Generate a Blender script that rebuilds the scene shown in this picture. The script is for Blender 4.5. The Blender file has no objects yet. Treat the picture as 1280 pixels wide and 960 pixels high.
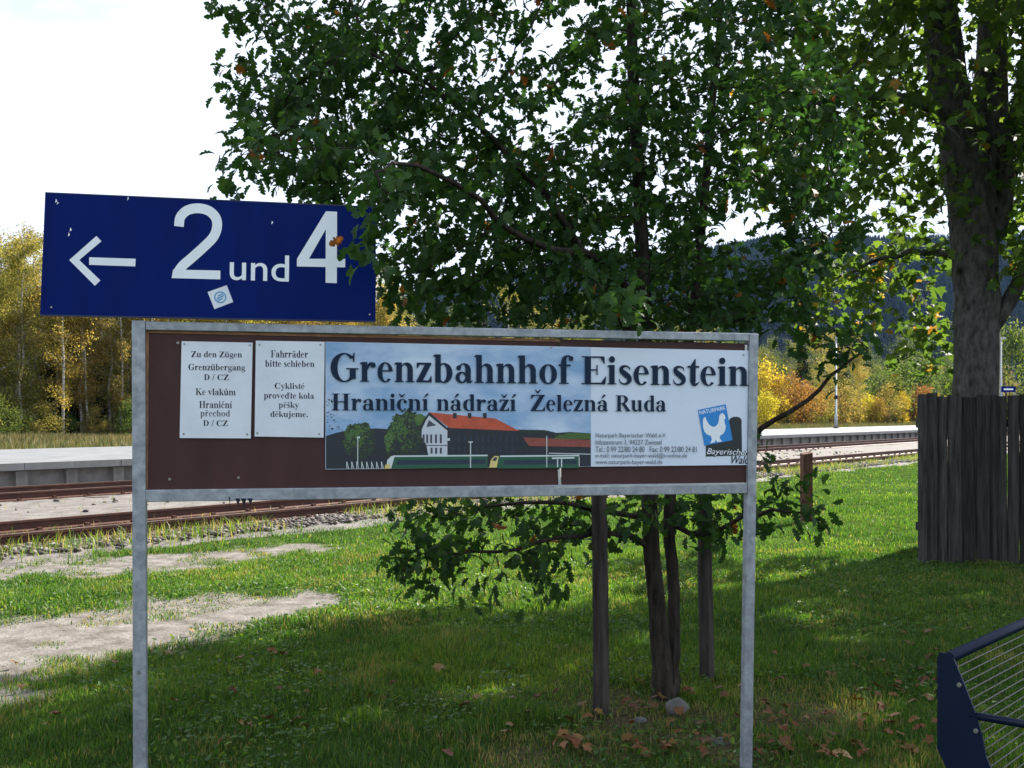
import bpy, math, random
import numpy as np
from mathutils import Vector, Matrix
R = math.radians
random.seed(7)
rng = np.random.default_rng(11)
SC = bpy.context.scene
COL = SC.collection

# ------------------------------------------------------------------ camera
CAMH, F, HOR = 1.6, 1280.0, 517.0          # metres, focal length and horizon row for a 1280 x 960 frame
cam = bpy.data.cameras.new('camera')
cam.sensor_width, cam.lens = 36.0, 36.0
cam.shift_y = (HOR - 480.0) / 1280.0
cam.clip_start, cam.clip_end = 0.1, 9000
camo = bpy.data.objects.new('camera', cam)
COL.objects.link(camo)
camo.location = (0, 0, CAMH)
camo.rotation_euler = (R(90), 0, 0)
SC.camera = camo
# ------------------------------------------------------------------ light
SUN_AZ, SUN_EL = 44.0, 38.0                 # degrees right of the view direction, degrees up
w = bpy.data.worlds.new('World')
SC.world = w
w.use_nodes = True
wn, wl = w.node_tree.nodes, w.node_tree.links
wn.clear()
wout = wn.new('ShaderNodeOutputWorld')
wbg = wn.new('ShaderNodeBackground')
wbg.inputs['Strength'].default_value = 0.05
sky = wn.new('ShaderNodeTexSky')
sky.sky_type = 'NISHITA'
sky.sun_disc = False
sky.sun_elevation, sky.sun_rotation = R(SUN_EL), R(SUN_AZ)
sky.air_density, sky.dust_density, sky.ozone_density = 1.0, 2.0, 1.0
wtc = wn.new('ShaderNodeTexCoord')
wmap = wn.new('ShaderNodeMapping')
wmap.inputs['Scale'].default_value = (1.6, 1.6, 4.2)
wno = wn.new('ShaderNodeTexNoise')
wno.inputs['Scale'].default_value = 1.3
wno.inputs['Detail'].default_value = 6
wno.inputs['Roughness'].default_value = 0.6
wrp = wn.new('ShaderNodeValToRGB')
wrp.color_ramp.elements[0].position, wrp.color_ramp.elements[1].position = 0.14, 0.40
wmx = wn.new('ShaderNodeMixRGB')
wmx.inputs[2].default_value = (6.7, 7.4, 8.7, 1)
wl.new(wtc.outputs['Generated'], wmap.inputs['Vector'])
wl.new(wmap.outputs[0], wno.inputs['Vector'])
wl.new(wno.outputs[0], wrp.inputs[0])
wl.new(wrp.outputs[0], wmx.inputs[0])
wl.new(sky.outputs[0], wmx.inputs[1])
wl.new(wmx.outputs[0], wbg.inputs['Color'])
wl.new(wbg.outputs[0], wout.inputs['Surface'])
sd = Vector((math.sin(R(SUN_AZ)) * math.cos(R(SUN_EL)), math.cos(R(SUN_AZ)) * math.cos(R(SUN_EL)), math.sin(R(SUN_EL))))
sl = bpy.data.lights.new('sun', 'SUN')
sl.energy, sl.angle, sl.color = 5.0, R(0.53), (1.0, 0.94, 0.84)
so = bpy.data.objects.new('sun', sl)
COL.objects.link(so)
so.rotation_euler = sd.to_track_quat('Z', 'Y').to_euler()
so.location = sd * 60
SC.view_settings.view_transform = 'Standard'
SC.view_settings.look = 'None'
SC.view_settings.gamma = 1.0
SC.view_settings.exposure = 1.78
SC.render.engine = 'CYCLES'
SC.cycles.max_bounces = 8
SC.cycles.transparent_max_bounces = 8
SC.cycles.use_denoising = True

# ------------------------------------------------------------------ helpers
def P(u, v, d):
    return Vector(((u - 640) / F * d, d, CAMH - (v - HOR) / F * d))

def srgb(r, g, b):
    return tuple(((c / 255) / 12.92 if c / 255 <= 0.04045 else ((c / 255 + 0.055) / 1.055) ** 2.4) for c in (r, g, b))

def mat(name, col, rough=0.7, metal=0.0, var=0.0, vscale=8.0, col2=None, bump=0.0, bscale=40.0, stretch=None, spec=0.5, detail=5, coord='Object', obj_var=0.0):
    m = bpy.data.materials.new(name)
    m.use_nodes = True
    n, l = m.node_tree.nodes, m.node_tree.links
    b = n['Principled BSDF']
    b.inputs['Base Color'].default_value = (*col, 1)
    b.inputs['Roughness'].default_value = rough
    b.inputs['Metallic'].default_value = metal
    b.inputs['Specular IOR Level'].default_value = spec
    if var or bump or col2:
        tc = n.new('ShaderNodeTexCoord')
        mp = n.new('ShaderNodeMapping')
        if stretch: mp.inputs['Scale'].default_value = stretch
        l.new(tc.outputs[coord], mp.inputs['Vector'])
        if var or col2:
            no = n.new('ShaderNodeTexNoise')
            no.inputs['Scale'].default_value = vscale
            no.inputs['Detail'].default_value = detail
            no.inputs['Roughness'].default_value = 0.62
            l.new(mp.outputs[0], no.inputs['Vector'])
            rp = n.new('ShaderNodeValToRGB')
            rp.color_ramp.elements[0].position, rp.color_ramp.elements[1].position = 0.33, 0.67
            c2 = col2 or tuple(c * (1 - var) for c in col)
            c1 = col if col2 else tuple(min(1, c * (1 + var)) for c in col)
            rp.color_ramp.elements[0].color, rp.color_ramp.elements[1].color = (*c2, 1), (*c1, 1)
            l.new(no.outputs[0], rp.inputs[0])
            out = rp.outputs[0]
            if obj_var:
                oi = n.new('ShaderNodeObjectInfo')
                hs = n.new('ShaderNodeHueSaturation')
                mr = n.new('ShaderNodeMapRange')
                mr.inputs['To Min'].default_value, mr.inputs['To Max'].default_value = 1 - obj_var, 1 + obj_var
                l.new(oi.outputs['Random'], mr.inputs[0])
                l.new(mr.outputs[0], hs.inputs['Value'])
                l.new(out, hs.inputs['Color'])
                out = hs.outputs[0]
            l.new(out, b.inputs['Base Color'])
        if bump:
            nb = n.new('ShaderNodeTexNoise')
            nb.inputs['Scale'].default_value = bscale
            nb.inputs['Detail'].default_value = 6
            l.new(mp.outputs[0], nb.inputs['Vector'])
            bp = n.new('ShaderNodeBump')
            bp.inputs['Strength'].default_value = min(1.0, bump)
            bp.inputs['Distance'].default_value = 0.02 * bump
            l.new(nb.outputs[0], bp.inputs['Height'])
            l.new(bp.outputs[0], b.inputs['Normal'])
    return m

def leafmat(name, ramp, trans=0.42, rough=0.45, objhue=False, tgain=1.6, spec=0.35):
    """ramp: list of (pos, rgb) over the per-leaf 'tint' attribute"""
    m = bpy.data.materials.new(name)
    m.use_nodes = True
    n, l = m.node_tree.nodes, m.node_tree.links
    b = n['Principled BSDF']
    b.inputs['Roughness'].default_value = rough
    b.inputs['Specular IOR Level'].default_value = spec
    at = n.new('ShaderNodeAttribute')
    at.attribute_name = 'tint'
    rp = n.new('ShaderNodeValToRGB')
    cr = rp.color_ramp
    while len(cr.elements) < len(ramp): cr.elements.new(0.5)
    for e, (p, c) in zip(cr.elements, ramp):
        e.position = p
        e.color = (*c, 1)
    fac = at.outputs['Fac']
    l.new(fac, rp.inputs[0])
    colr = rp.outputs[0]
    if objhue:
        oi = n.new('ShaderNodeObjectInfo')
        hs = n.new('ShaderNodeHueSaturation')
        mr = n.new('ShaderNodeMapRange')
        mr.inputs['To Min'].default_value, mr.inputs['To Max'].default_value = 0.475, 0.525
        l.new(oi.outputs['Random'], mr.inputs[0])
        l.new(mr.outputs[0], hs.inputs['Hue'])
        l.new(colr, hs.inputs['Color'])
        colr = hs.outputs[0]
    l.new(colr, b.inputs['Base Color'])
    tr = n.new('ShaderNodeBsdfTranslucent')
    gn = n.new('ShaderNodeMixRGB')
    gn.blend_type = 'MULTIPLY'
    gn.inputs[0].default_value = 1
    gn.inputs[2].default_value = (tgain * 1.05, tgain, tgain * 0.5, 1)
    l.new(colr, gn.inputs[1])
    l.new(gn.outputs[0], tr.inputs['Color'])
    mx = n.new('ShaderNodeMixShader')
    mx.inputs[0].default_value = trans
    l.new(b.outputs[0], mx.inputs[1])
    l.new(tr.outputs[0], mx.inputs[2])
    l.new(mx.outputs[0], n['Material Output'].inputs['Surface'])
    return m

def link(o, parent=None):
    COL.objects.link(o)
    if parent is not None: o.parent = parent
    return o

def tag(o, label=None, cat=None, group=None, kind=None):
    if label: o['label'] = label
    if cat: o['category'] = cat
    if group: o['group'] = group
    if kind: o['kind'] = kind
    return o

def empty(name, loc=(0, 0, 0), rz=0.0):
    o = bpy.data.objects.new(name, None)
    o.empty_display_size = 0.2
    link(o)
    o.location = loc
    o.rotation_euler = (0, 0, rz)
    return o

def npmesh(name, V, faces, m, tint=None, smooth=False):
    """V (N,3) array; faces (M,k) int array"""
    V = np.asarray(V, dtype=np.float32)
    faces = np.asarray(faces, dtype=np.int32)
    k = faces.shape[1]
    me = bpy.data.meshes.new(name)
    me.vertices.add(len(V))
    me.vertices.foreach_set('co', V.ravel())
    me.loops.add(faces.size)
    me.loops.foreach_set('vertex_index', faces.ravel())
    me.polygons.add(len(faces))
    me.polygons.foreach_set('loop_start', np.arange(0, faces.size, k, dtype=np.int32))
    me.polygons.foreach_set('loop_total', np.full(len(faces), k, dtype=np.int32))
    if smooth: me.polygons.foreach_set('use_smooth', np.ones(len(faces), dtype=bool))
    if tint is not None:
        a = me.attributes.new('tint', 'FLOAT', 'POINT')
        a.data.foreach_set('value', np.asarray(tint, dtype=np.float32))
    me.materials.append(m)
    me.update(calc_edges=True)
    return me

class MB:
    """collects polygons for one mesh"""
    def __init__(s): s.v, s.f, s.s = [], [], []
    def poly(s, pts, smooth=False):
        i = len(s.v)
        s.v += [tuple(p) for p in pts]
        s.f.append(tuple(range(i, i + len(pts))))
        s.s.append(smooth)
    def hexa(s, c8):
        i = len(s.v)
        s.v += [tuple(p) for p in c8]
        for q in ((0, 3, 2, 1), (4, 5, 6, 7), (0, 1, 5, 4), (1, 2, 6, 5), (2, 3, 7, 6), (3, 0, 4, 7)):
            s.f.append(tuple(i + a for a in q)); s.s.append(False)
    def box(s, x0, y0, z0, x1, y1, z1):
        s.hexa([(x0, y0, z0), (x1, y0, z0), (x1, y1, z0), (x0, y1, z0), (x0, y0, z1), (x1, y0, z1), (x1, y1, z1), (x0, y1, z1)])
    def prism(s, pts, depth_vec):
        """closed polygon pts extruded along depth_vec"""
        d = Vector(depth_vec)
        a = [Vector(p) for p in pts]
        b = [p + d for p in a]
        s.poly(a)
        s.poly(b[::-1])
        n = len(a)
        for i in range(n):
            j = (i + 1) % n
            s.poly([a[j], a[i], b[i], b[j]])
    def tube(s, pts, rad, sides=8, caps=True):
        pts = [Vector(p) for p in pts]
        if not isinstance(rad, (list, tuple, np.ndarray)): rad = [rad] * len(pts)
        base = len(s.v)
        up = None
        for k, p in enumerate(pts):
            t = (pts[min(k + 1, len(pts) - 1)] - pts[max(k - 1, 0)])
            t = t.normalized() if t.length > 1e-9 else Vector((0, 0, 1))
            if up is None: up = t.orthogonal().normalized()
            up = (up - t * up.dot(t))
            up = up.normalized() if up.length > 1e-6 else t.orthogonal().normalized()
            sd_ = t.cross(up)
            for q in range(sides):
                a = 2 * math.pi * q / sides
                s.v.append(tuple(p + (up * math.cos(a) + sd_ * math.sin(a)) * rad[k]))
        for k in range(len(pts) - 1):
            for q in range(sides):
                r_ = (q + 1) % sides
                s.f.append((base + k * sides + q, base + k * sides + r_, base + (k + 1) * sides + r_, base + (k + 1) * sides + q)); s.s.append(True)
        if caps:
            s.f.append(tuple(base + q for q in range(sides))[::-1]); s.s.append(False)
            e = base + (len(pts) - 1) * sides
            s.f.append(tuple(e + q for q in range(sides))); s.s.append(False)
    def mesh(s, name, m):
        me = bpy.data.meshes.new(name)
        me.from_pydata(s.v, [], s.f)
        me.polygons.foreach_set('use_smooth', s.s)
        me.materials.append(m)
        me.update()
        return me
    def build(s, name, m, parent=None, bevel=0.0):
        o = link(bpy.data.objects.new(name, s.mesh(name, m)), parent)
        if bevel:
            md = o.modifiers.new('bevel', 'BEVEL')
            md.width, md.segments, md.limit_method = bevel, 2, 'ANGLE'
        return o

def vnoise(x, y, seed=0):
    """smooth value noise, arrays ok"""
    x, y = np.asarray(x, float), np.asarray(y, float)
    xi, yi = np.floor(x).astype(int), np.floor(y).astype(int)
    xf, yf = x - xi, y - yi
    xf, yf = xf * xf * (3 - 2 * xf), yf * yf * (3 - 2 * yf)
    def h(a, b):
        n = (a * 374761393 + b * 668265263 + seed * 974711) & 0x7fffffff
        n = ((n ^ (n >> 13)) * 1274126177) & 0x7fffffff
        return ((n ^ (n >> 16)) & 0xffff) / 65535.0
    return (h(xi, yi) * (1 - xf) + h(xi + 1, yi) * xf) * (1 - yf) + (h(xi, yi + 1) * (1 - xf) + h(xi + 1, yi + 1) * xf) * yf

def fbm(x, y, seed=0):
    return (vnoise(x, y, seed) + 0.5 * vnoise(x * 2.1, y * 2.1, seed + 1) + 0.25 * vnoise(x * 4.3, y * 4.3, seed + 2)) / 1.75

# track-side coordinates: t along the line (away to the right), c across it
TH = R(39.6)
TX, TY = math.sin(TH), math.cos(TH)
TROT = math.atan2(TY, TX)
def tc_of(x, y): return x * TX + y * TY, -x * TY + y * TX
def xy_of(t, c): return t * TX - c * TY, t * TY + c * TX

# plane of the sign boards: own x along the boards, -y towards the viewer, z up
SL, SR = P(165, HOR, 4.0), P(948, HOR, 4.55)
SDIR = Vector((SR.x - SL.x, SR.y - SL.y, 0)).normalized()
SROT = math.atan2(SDIR.y, SDIR.x)
SN = Vector((SDIR.y, -SDIR.x, 0))            # towards the camera
SORG = Vector((SL.x, SL.y, 0))
def S(u, v, off=0.0):
    """where the point at picture place (u, v) lies on the board plane, in the stand's own x, z"""
    k = (u - 640) / F
    base = SORG + SN * off
    d = (SN.x * base.x + SN.y * base.y) / (SN.x * k + SN.y)
    p = P(u, v, d)
    return ((p - base).dot(SDIR), p.z)
def S3(u, v, off): 
    a, z = S(u, v, off)
    return (a, -off, z)

def soil_of(x, y):
    """bare-earth mask of the ground, 0..1 (trodden paths at left, earth round the young tree)"""
    x, y = np.asarray(x, float), np.asarray(y, float)
    wob = (fbm(x * 1.3, y * 1.3, 5) - 0.5) * 1.1
    # two trodden strips joining towards the left
    def strip(ax, ay, bx, by, wa, wb):
        dx, dy = bx - ax, by - ay
        L2 = dx * dx + dy * dy
        s = ((x - ax) * dx + (y - ay) * dy) / L2
        sc = np.clip(s, 0, 1)
        dist = np.hypot(x - (ax + sc * dx), y - (ay + sc * dy))
        return 1 - dist / (wa + (wb - wa) * sc) + wob * 1.0 + (fbm(x * 4.5, y * 4.5, 8) - .5) * .9
    m = np.maximum(strip(-3.7, 6.95, -1.7, 8.9, 1.45, 0.6), strip(-7.2, 5.8, -3.7, 6.95, 2.0, 1.5))
    m = np.maximum(m, strip(-7.5, 8.1, -2.6, 12.1, 1.05, 0.85))
    return np.clip(m * 1.45, 0, 1) * (y < 16) * (y > 2.4)

def humus_of(x, y):
    """thin leaf-littered turf round the young tree"""
    x, y = np.asarray(x, float), np.asarray(y, float)
    wob = (fbm(x * 1.9, y * 1.9, 15) - 0.5) * 1.6
    r = np.hypot((x - 0.75) / 1.25, (y - 5.3) / 0.85)
    return np.clip((1.05 - r + wob) * 1.1, 0, 1)

def ground_z(x, y):
    x, y = np.asarray(x, float), np.asarray(y, float)
    return (fbm(x * 0.9, y * 0.9, 3) - 0.5) * 0.05 * np.clip((16 - y) / 8, 0, 1) - 0.012 * soil_of(x, y) * (y < 15)

# ------------------------------------------------------------------ materials
M = {}
M['galv'] = mat('galvanised_steel', (0.36, 0.39, 0.43), 0.5, 0.35, col2=(0.20, 0.22, 0.25), vscale=26, bump=0.15, bscale=60)
M['blue'] = mat('blue_enamel', (0.0008, 0.012, 0.125), 0.42, col2=(0.0006, 0.0085, 0.092), vscale=1.6, stretch=(5, 5, .8), spec=0.06, detail=8)
M['blueedge'] = mat('blue_edge', (0.003, 0.010, 0.06), 0.5)
M['banner'] = mat('pale_blue_vinyl', (0.60, 0.67, 0.80), 0.42, var=0.03, vscale=6)
M['white'] = mat('white_film', (0.74, 0.78, 0.84), 0.45, var=0.04, vscale=9)
M['paper'] = mat('laminated_paper', (0.68, 0.72, 0.80), 0.4, col2=(0.58, 0.62, 0.70), vscale=7, bump=0.12, bscale=9)
M['ink'] = mat('ink', (0.010, 0.013, 0.026), 0.5, spec=0.15)
M['greyink'] = mat('grey_ink', (0.06, 0.07, 0.09), 0.5)
M['navy'] = mat('navy_print', (0.008, 0.020, 0.050), 0.5, spec=0.15)
M['brown'] = mat('brown_board', (0.066, 0.026, 0.025), 0.6, spec=0.25, col2=(0.040, 0.018, 0.019), vscale=2.2, stretch=(3, 3, 1), detail=9, bump=0.1, bscale=30)
M['rawwood'] = mat('bare_wood_edge', (0.22, 0.10, 0.05), 0.8, var=0.35, vscale=18)
M['alu'] = mat('aluminium', (0.45, 0.46, 0.47), 0.4, 0.6, var=0.2, vscale=20)
M['screw'] = mat('screw_steel', (0.25, 0.25, 0.24), 0.4, 0.7)

# ------------------------------------------------------------------ ground
def axis(lo, f0, f1, hi, step, n):
    a = np.arange(f0, f1 + 1e-6, step)
    return np.concatenate([-(np.geomspace(1, abs(lo - f0) + 1, n)[::-1] - 1)[:-1] + f0, a, (np.geomspace(1, hi - f1 + 1, n) - 1)[1:] + f1])
gx, gy = axis(-3500, -9, 8, 3500, 0.11, 40), axis(-400, 2.5, 17, 4500, 0.11, 40)
GX, GY = np.meshgrid(gx, gy)
V = np.stack([GX.ravel(), GY.ravel(), ground_z(GX, GY).ravel()], 1)
nx, ny = len(gx), len(gy)
idx = np.arange(nx * ny).reshape(ny, nx)
FQ = np.stack([idx[:-1, :-1].ravel(), idx[:-1, 1:].ravel(), idx[1:, 1:].ravel(), idx[1:, :-1].ravel()], 1)
def ground_mat():
    m = bpy.data.materials.new('ground')
    m.use_nodes = True
    n, l = m.node_tree.nodes, m.node_tree.links
    b = n['Principled BSDF']
    b.inputs['Roughness'].default_value = 0.95
    b.inputs['Specular IOR Level'].default_value = 0.0
    tc = n.new('ShaderNodeTexCoord')
    def noise(s, d=6):
        q = n.new('ShaderNodeTexNoise'); q.inputs['Scale'].default_value = s; q.inputs['Detail'].default_value = d
        l.new(tc.outputs['Object'], q.inputs['Vector']); return q
    def ramp(src, a, ca, bb, cb):
        r = n.new('ShaderNodeValToRGB'); e = r.color_ramp.elements
        e[0].position, e[1].position = a, bb
        e[0].color, e[1].color = (*ca, 1), (*cb, 1)
        l.new(src, r.inputs[0]); return r
    g = ramp(noise(2.3).outputs[0], 0.35, (0.018, 0.034, 0.009), 0.65, (0.050, 0.080, 0.018))
    s1 = ramp(noise(5.5).outputs[0], 0.3, (0.10, 0.09, 0.08), 0.7, (0.21, 0.195, 0.183))
    s2 = ramp(noise(60, 5).outputs[0], 0.3, (0.74, 0.73, 0.71), 0.6, (1, 1, 1))
    ml = n.new('ShaderNodeMixRGB'); ml.blend_type = 'MULTIPLY'; ml.inputs[0].default_value = 1
    l.new(s1.outputs[0], ml.inputs[1]); l.new(s2.outputs[0], ml.inputs[2])
    at = n.new('ShaderNodeAttribute'); at.attribute_name = 'tint'
    ns = noise(30, 4)
    ad = n.new('ShaderNodeMath'); ad.operation = 'ADD'
    l.new(at.outputs['Fac'], ad.inputs[0]); l.new(ns.outputs[0], ad.inputs[1])
    fr = ramp(ad.outputs[0], 0.72, (0, 0, 0), 1.0, (1, 1, 1))
    # littered humus under the young tree, a different soil
    ah = n.new('ShaderNodeAttribute'); ah.attribute_name = 'humus'
    hc = ramp(noise(38, 5).outputs[0], 0.35, (0.030, 0.024, 0.017), 0.65, (0.115, 0.085, 0.055))
    mh = n.new('ShaderNodeMixRGB')
    l.new(ah.outputs['Fac'], mh.inputs[0]); l.new(g.outputs[0], mh.inputs[1]); l.new(hc.outputs[0], mh.inputs[2])
    ms = n.new('ShaderNodeMixRGB')
    l.new(fr.outputs[0], ms.inputs[0]); l.new(mh.outputs[0], ms.inputs[1]); l.new(ml.outputs[0], ms.inputs[2])
    l.new(ms.outputs[0], b.inputs['Base Color'])
    nb = noise(28, 8)
    bp = n.new('ShaderNodeBump'); bp.inputs['Strength'].default_value = 0.5; bp.inputs['Distance'].default_value = 0.03
    l.new(nb.outputs[0], bp.inputs['Height']); l.new(bp.outputs[0], b.inputs['Normal'])
    return m
gm = npmesh('ground', V, FQ, ground_mat(), tint=soil_of(GX, GY).ravel(), smooth=True)
ha = gm.attributes.new('humus', 'FLOAT', 'POINT')
ha.data.foreach_set('value', humus_of(GX, GY).ravel().astype(np.float32))
tag(link(bpy.data.objects.new('ground', gm)), kind='structure')

# ------------------------------------------------------------------ railway
def tobj(name, mb, m, parent=None):
    o = mb.build(name, m, parent)
    if parent is None: o.rotation_euler = (0, 0, TROT)
    return o
M['gravel'] = mat('gravel_bed', (0.15, 0.137, 0.126), 0.95, col2=(0.062, 0.054, 0.048), vscale=3.5, bump=1.0, bscale=22, detail=9)
M['rust'] = mat('rusty_rail', (0.085, 0.030, 0.018), 0.62, 0.2, col2=(0.045, 0.018, 0.012), vscale=6, bump=0.2, bscale=50)
M['railtop'] = mat('rail_head', (0.20, 0.12, 0.085), 0.34, 0.6, var=0.25, vscale=3)
M['sleeper'] = mat('sleeper_wood', (0.055, 0.042, 0.034), 0.85, var=0.4, vscale=9, bump=0.5, bscale=30, obj_var=0.35)
M['conc'] = mat('platform_concrete', (0.23, 0.222, 0.21), 0.85, col2=(0.13, 0.124, 0.118), vscale=4, bump=0.25, bscale=25, obj_var=0.12)
M['coping'] = mat('platform_slab', (0.175, 0.178, 0.186), 0.5, col2=(0.11, 0.112, 0.118), vscale=1.6, bump=0.15, bscale=20, obj_var=0.05)
# bed sheet with ragged near edge
bed = MB()
ts = np.concatenate([np.arange(-30, 60, 0.35), np.arange(60, 400, 4.0)])
prev = None
for t in ts:
    ce = 11.05 + (float(fbm(t * 0.9, 0.3, 21)) - 0.5) * 0.9
    row = [(t, ce - 0.15, -0.02), (t, ce + 0.12, 0.035), (t, 14.8, 0.045), (t, 17.6, 0.045), (t, 21.0, 0.045)]
    if prev:
        for k in range(4): bed.poly([prev[k], row[k], row[k + 1], prev[k + 1]][::1], True)
    prev = row
tag(tobj('track_bed', bed, M['gravel']), kind='structure')

def rail_profile():
    h = [(-0.07, 0), (0.07, 0), (0.07, 0.012), (0.012, 0.035), (0.012, 0.11), (0.036, 0.12), (0.036, 0.148), (-0.036, 0.148), (-0.036, 0.12), (-0.012, 0.11), (-0.012, 0.035), (-0.07, 0.012)]
    return h
def make_track(c0, c1, label, zoff=0.05):
    tr = empty('railway_track', (0, 0, 0), TROT)
    tag(tr, label, 'railway track', 'pair of railway tracks')
    for c in (c0, c1):
        mb = MB()
        pr = rail_profile()
        mb.prism([(-30, c + a, zoff + b) for a, b in pr], (430, 0, 0))
        r = mb.build('rail', M['rust'], tr)
        mb = MB()
        mb.box(-29.9, c - 0.028, zoff + 0.1482, 399, c + 0.028, zoff + 0.151)
        mb.build('running_surface', M['railtop'], r)
    mb = MB()
    mb.box(-0.13, -1.28, -0.1, 0.13, 1.28, 0.0)
    sm = mb.mesh('sleeper', M['sleeper'])
    cm = (c0 + c1) / 2
    pm = MB()
    pm.box(-0.1, -0.17, 0, 0.1, 0.17, 0.014)
    for q in (-1, 1):
        pm.box(-0.03, q * 0.10 - 0.03, 0.012, 0.03, q * 0.10 + 0.03, 0.05)
    plm = pm.mesh('fastening', M['rust'])
    t = -14.0
    while t < 95:
        s = link(bpy.data.objects.new('sleeper', sm), tr)
        s.location = (t, cm + random.uniform(-.03, .03), zoff + random.uniform(-0.012, 0.006))
        s.rotation_euler = (0, 0, random.uniform(-.02, .02))
        if t < 45:
            for c in (c0, c1):
                f = link(bpy.data.objects.new('fastening', plm), s)
                f.location = (0, c - cm, 0.003)
        t += 0.66
    return tr
make_track(12.1, 13.55, 'rusty near railway track running beside the grass behind the sign')
make_track(18.45, 19.9, 'rusty far railway track running along the concrete platform wall')

# stones lying on the bed
def stones(n, seed, tmax):
    r = np.random.default_rng(seed)
    t = r.uniform(-8, tmax, n) ** 1.0
    near = r.random(n) < 0.94
    c = np.where(near, r.normal(11.85, 0.4, n), r.uniform(11.3, 20.7, n))
    keep = c > 11.1
    t, c = t[keep], c[keep]
    n = len(t)
    x, y = xy_of(t, c)
    base = np.array([(1, 0, 0), (-.5, .87, 0), (-.5, -.87, 0), (.3, .4, .8), (-.6, 0, .65), (.3, -.55, .7), (0, 0, -.6)])
    fc = np.array([(0, 1, 3), (1, 4, 3), (1, 2, 4), (2, 5, 4), (2, 0, 5), (0, 3, 5), (3, 4, 5), (0, 6, 1), (1, 6, 2), (2, 6, 0)])
    s = r.uniform(0.018, 0.05, n)
    a = r.uniform(0, 6.28, n)
    B = base[None] * (1 + r.uniform(-.3, .3, (n, 7, 1)))
    ca, sa = np.cos(a)[:, None], np.sin(a)[:, None]
    X = (B[..., 0] * ca - B[..., 1] * sa) * s[:, None] * 1.3 + x[:, None]
    Y = (B[..., 0] * sa + B[..., 1] * ca) * s[:, None] + y[:, None]
    Z = B[..., 2] * s[:, None] * 0.8 + 0.055
    Vv = np.stack([X, Y, Z], -1).reshape(-1, 3)
    Fv = (fc[None] + (np.arange(n) * 7)[:, None, None]).reshape(-1, 3)
    return Vv, Fv, np.repeat(r.random(n), 7)
M['stone'] = leafmat('ballast_stone', [(0.0, (0.040, 0.031, 0.026)), (0.5, (0.088, 0.075, 0.066)), (1.0, (0.19, 0.175, 0.16))], trans=0.0, rough=0.9)
sv, sf, st = stones(15000, 3, 42)
o = link(bpy.data.objects.new('gravel', npmesh('gravel', sv, sf, M['stone'], tint=st)))
tag(o, 'pale loose ballast stones scattered along the rails', 'gravel', kind='stuff')

# platform
pf = empty('railway_platform', (0, 0, 0), TROT)
pf['kind'] = 'structure'
PC, PZ, PCW = 20.95, 0.60, 8.2
mb = MB(); mb.box(-40, PC + 0.12, -0.1, 420, PC + PCW, PZ - 0.002)
mb.build('platform_body', M['coping'], pf)
pan = MB(); pan.box(-0.46, 0.02, -0.05, 0.46, 0.09, 0.44); panm = pan.mesh('wall_panel', M['conc'])
rib = MB(); rib.box(-0.12, -0.09, -0.05, 0.12, 0.08, 0.44); ribm = rib.mesh('wall_rib', M['conc'])
lip = MB(); lip.box(-0.52, -0.20, 0.46, 0.52, 0.50, 0.606); lipm = lip.mesh('coping_slab', M['coping'])
for k in range(157):
    t = -4 + k * 1.05
    for me, nm, dt, dc in ((panm, 'wall_panel', 0.525, 0), (ribm, 'wall_rib', 0, 0), (lipm, 'coping_slab', 0.525, 0)):
        q = link(bpy.data.objects.new(nm, me), pf)
        q.location = (t + dt, PC + dc + random.uniform(-.004, .004), random.uniform(-.003, .003))
mb = MB(); mb.box(161.0, PC, -0.05, 420, PC + 0.1, 0.59); mb.build('far_wall', M['conc'], pf)

# ------------------------------------------------------------------ hill beyond the woods
def ridge_v(u):
    return np.interp(u, [-900, 0, 300, 600, 900, 1080, 1180, 1350, 2200], [500, 475, 430, 350, 315, 306, 300, 306, 380])
us = np.linspace(-700, 2000, 150)
dd = np.linspace(900, 2300, 26)
UU, DD = np.meshgrid(us, dd)
hp = np.interp(DD, [900, 1800, 2300], [0, 1, 0.8])
hp = hp * hp * (3 - 2 * hp)
HZ = (CAMH + (HOR - ridge_v(UU)) / F * 1800) * hp * (0.92 + 0.16 * fbm(UU * 0.006, DD * 0.004, 9)) - 6
hV = np.stack([((UU - 640) / F * DD).ravel(), DD.ravel(), HZ.ravel()], 1)
ii = np.arange(UU.size).reshape(UU.shape)
hF = np.stack([ii[:-1, :-1].ravel(), ii[:-1, 1:].ravel(), ii[1:, 1:].ravel(), ii[1:, :-1].ravel()], 1)
M['hillground'] = mat('hill_forest_floor', (0.008, 0.014, 0.010), 0.95, var=.4, vscale=0.01, spec=0.0)
tag(link(bpy.data.objects.new('hill', npmesh('hill', hV, hF, M['hillground'], smooth=True))), kind='structure')
# spruce forest over it (one far mass)
n = 32000
hu, hd = rng.uniform(-100, 1500, n), np.sqrt(rng.uniform(1000 ** 2, 1850 ** 2, n))
hpp = np.interp(hd, [900, 1800, 2300], [0, 1, 0.8]); hpp = hpp * hpp * (3 - 2 * hpp)
hz = (CAMH + (HOR - ridge_v(hu)) / F * 1800) * hpp * (0.92 + 0.16 * fbm(hu * 0.006, hd * 0.004, 9)) - 7
hx = (hu - 640) / F * hd
hh, hr = rng.uniform(8, 19, n), rng.uniform(2.6, 5.2, n)
k = 6
ang = np.arange(k) / k * 2 * np.pi
ring1 = np.stack([np.cos(ang), np.sin(ang)], 1)
jit = rng.uniform(0.75, 1.25, (n, k))
VX = hx[:, None] + ring1[None, :, 0] * hr[:, None] * jit
VY = hd[:, None] + ring1[None, :, 1] * hr[:, None] * jit
VZ = np.repeat((hz + hh * 0.12)[:, None], k, 1)
tip = np.stack([hx, hd, hz + hh], 1)[:, None]
fv = np.concatenate([np.stack([VX, VY, VZ], -1), tip], 1).reshape(-1, 3)
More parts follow.
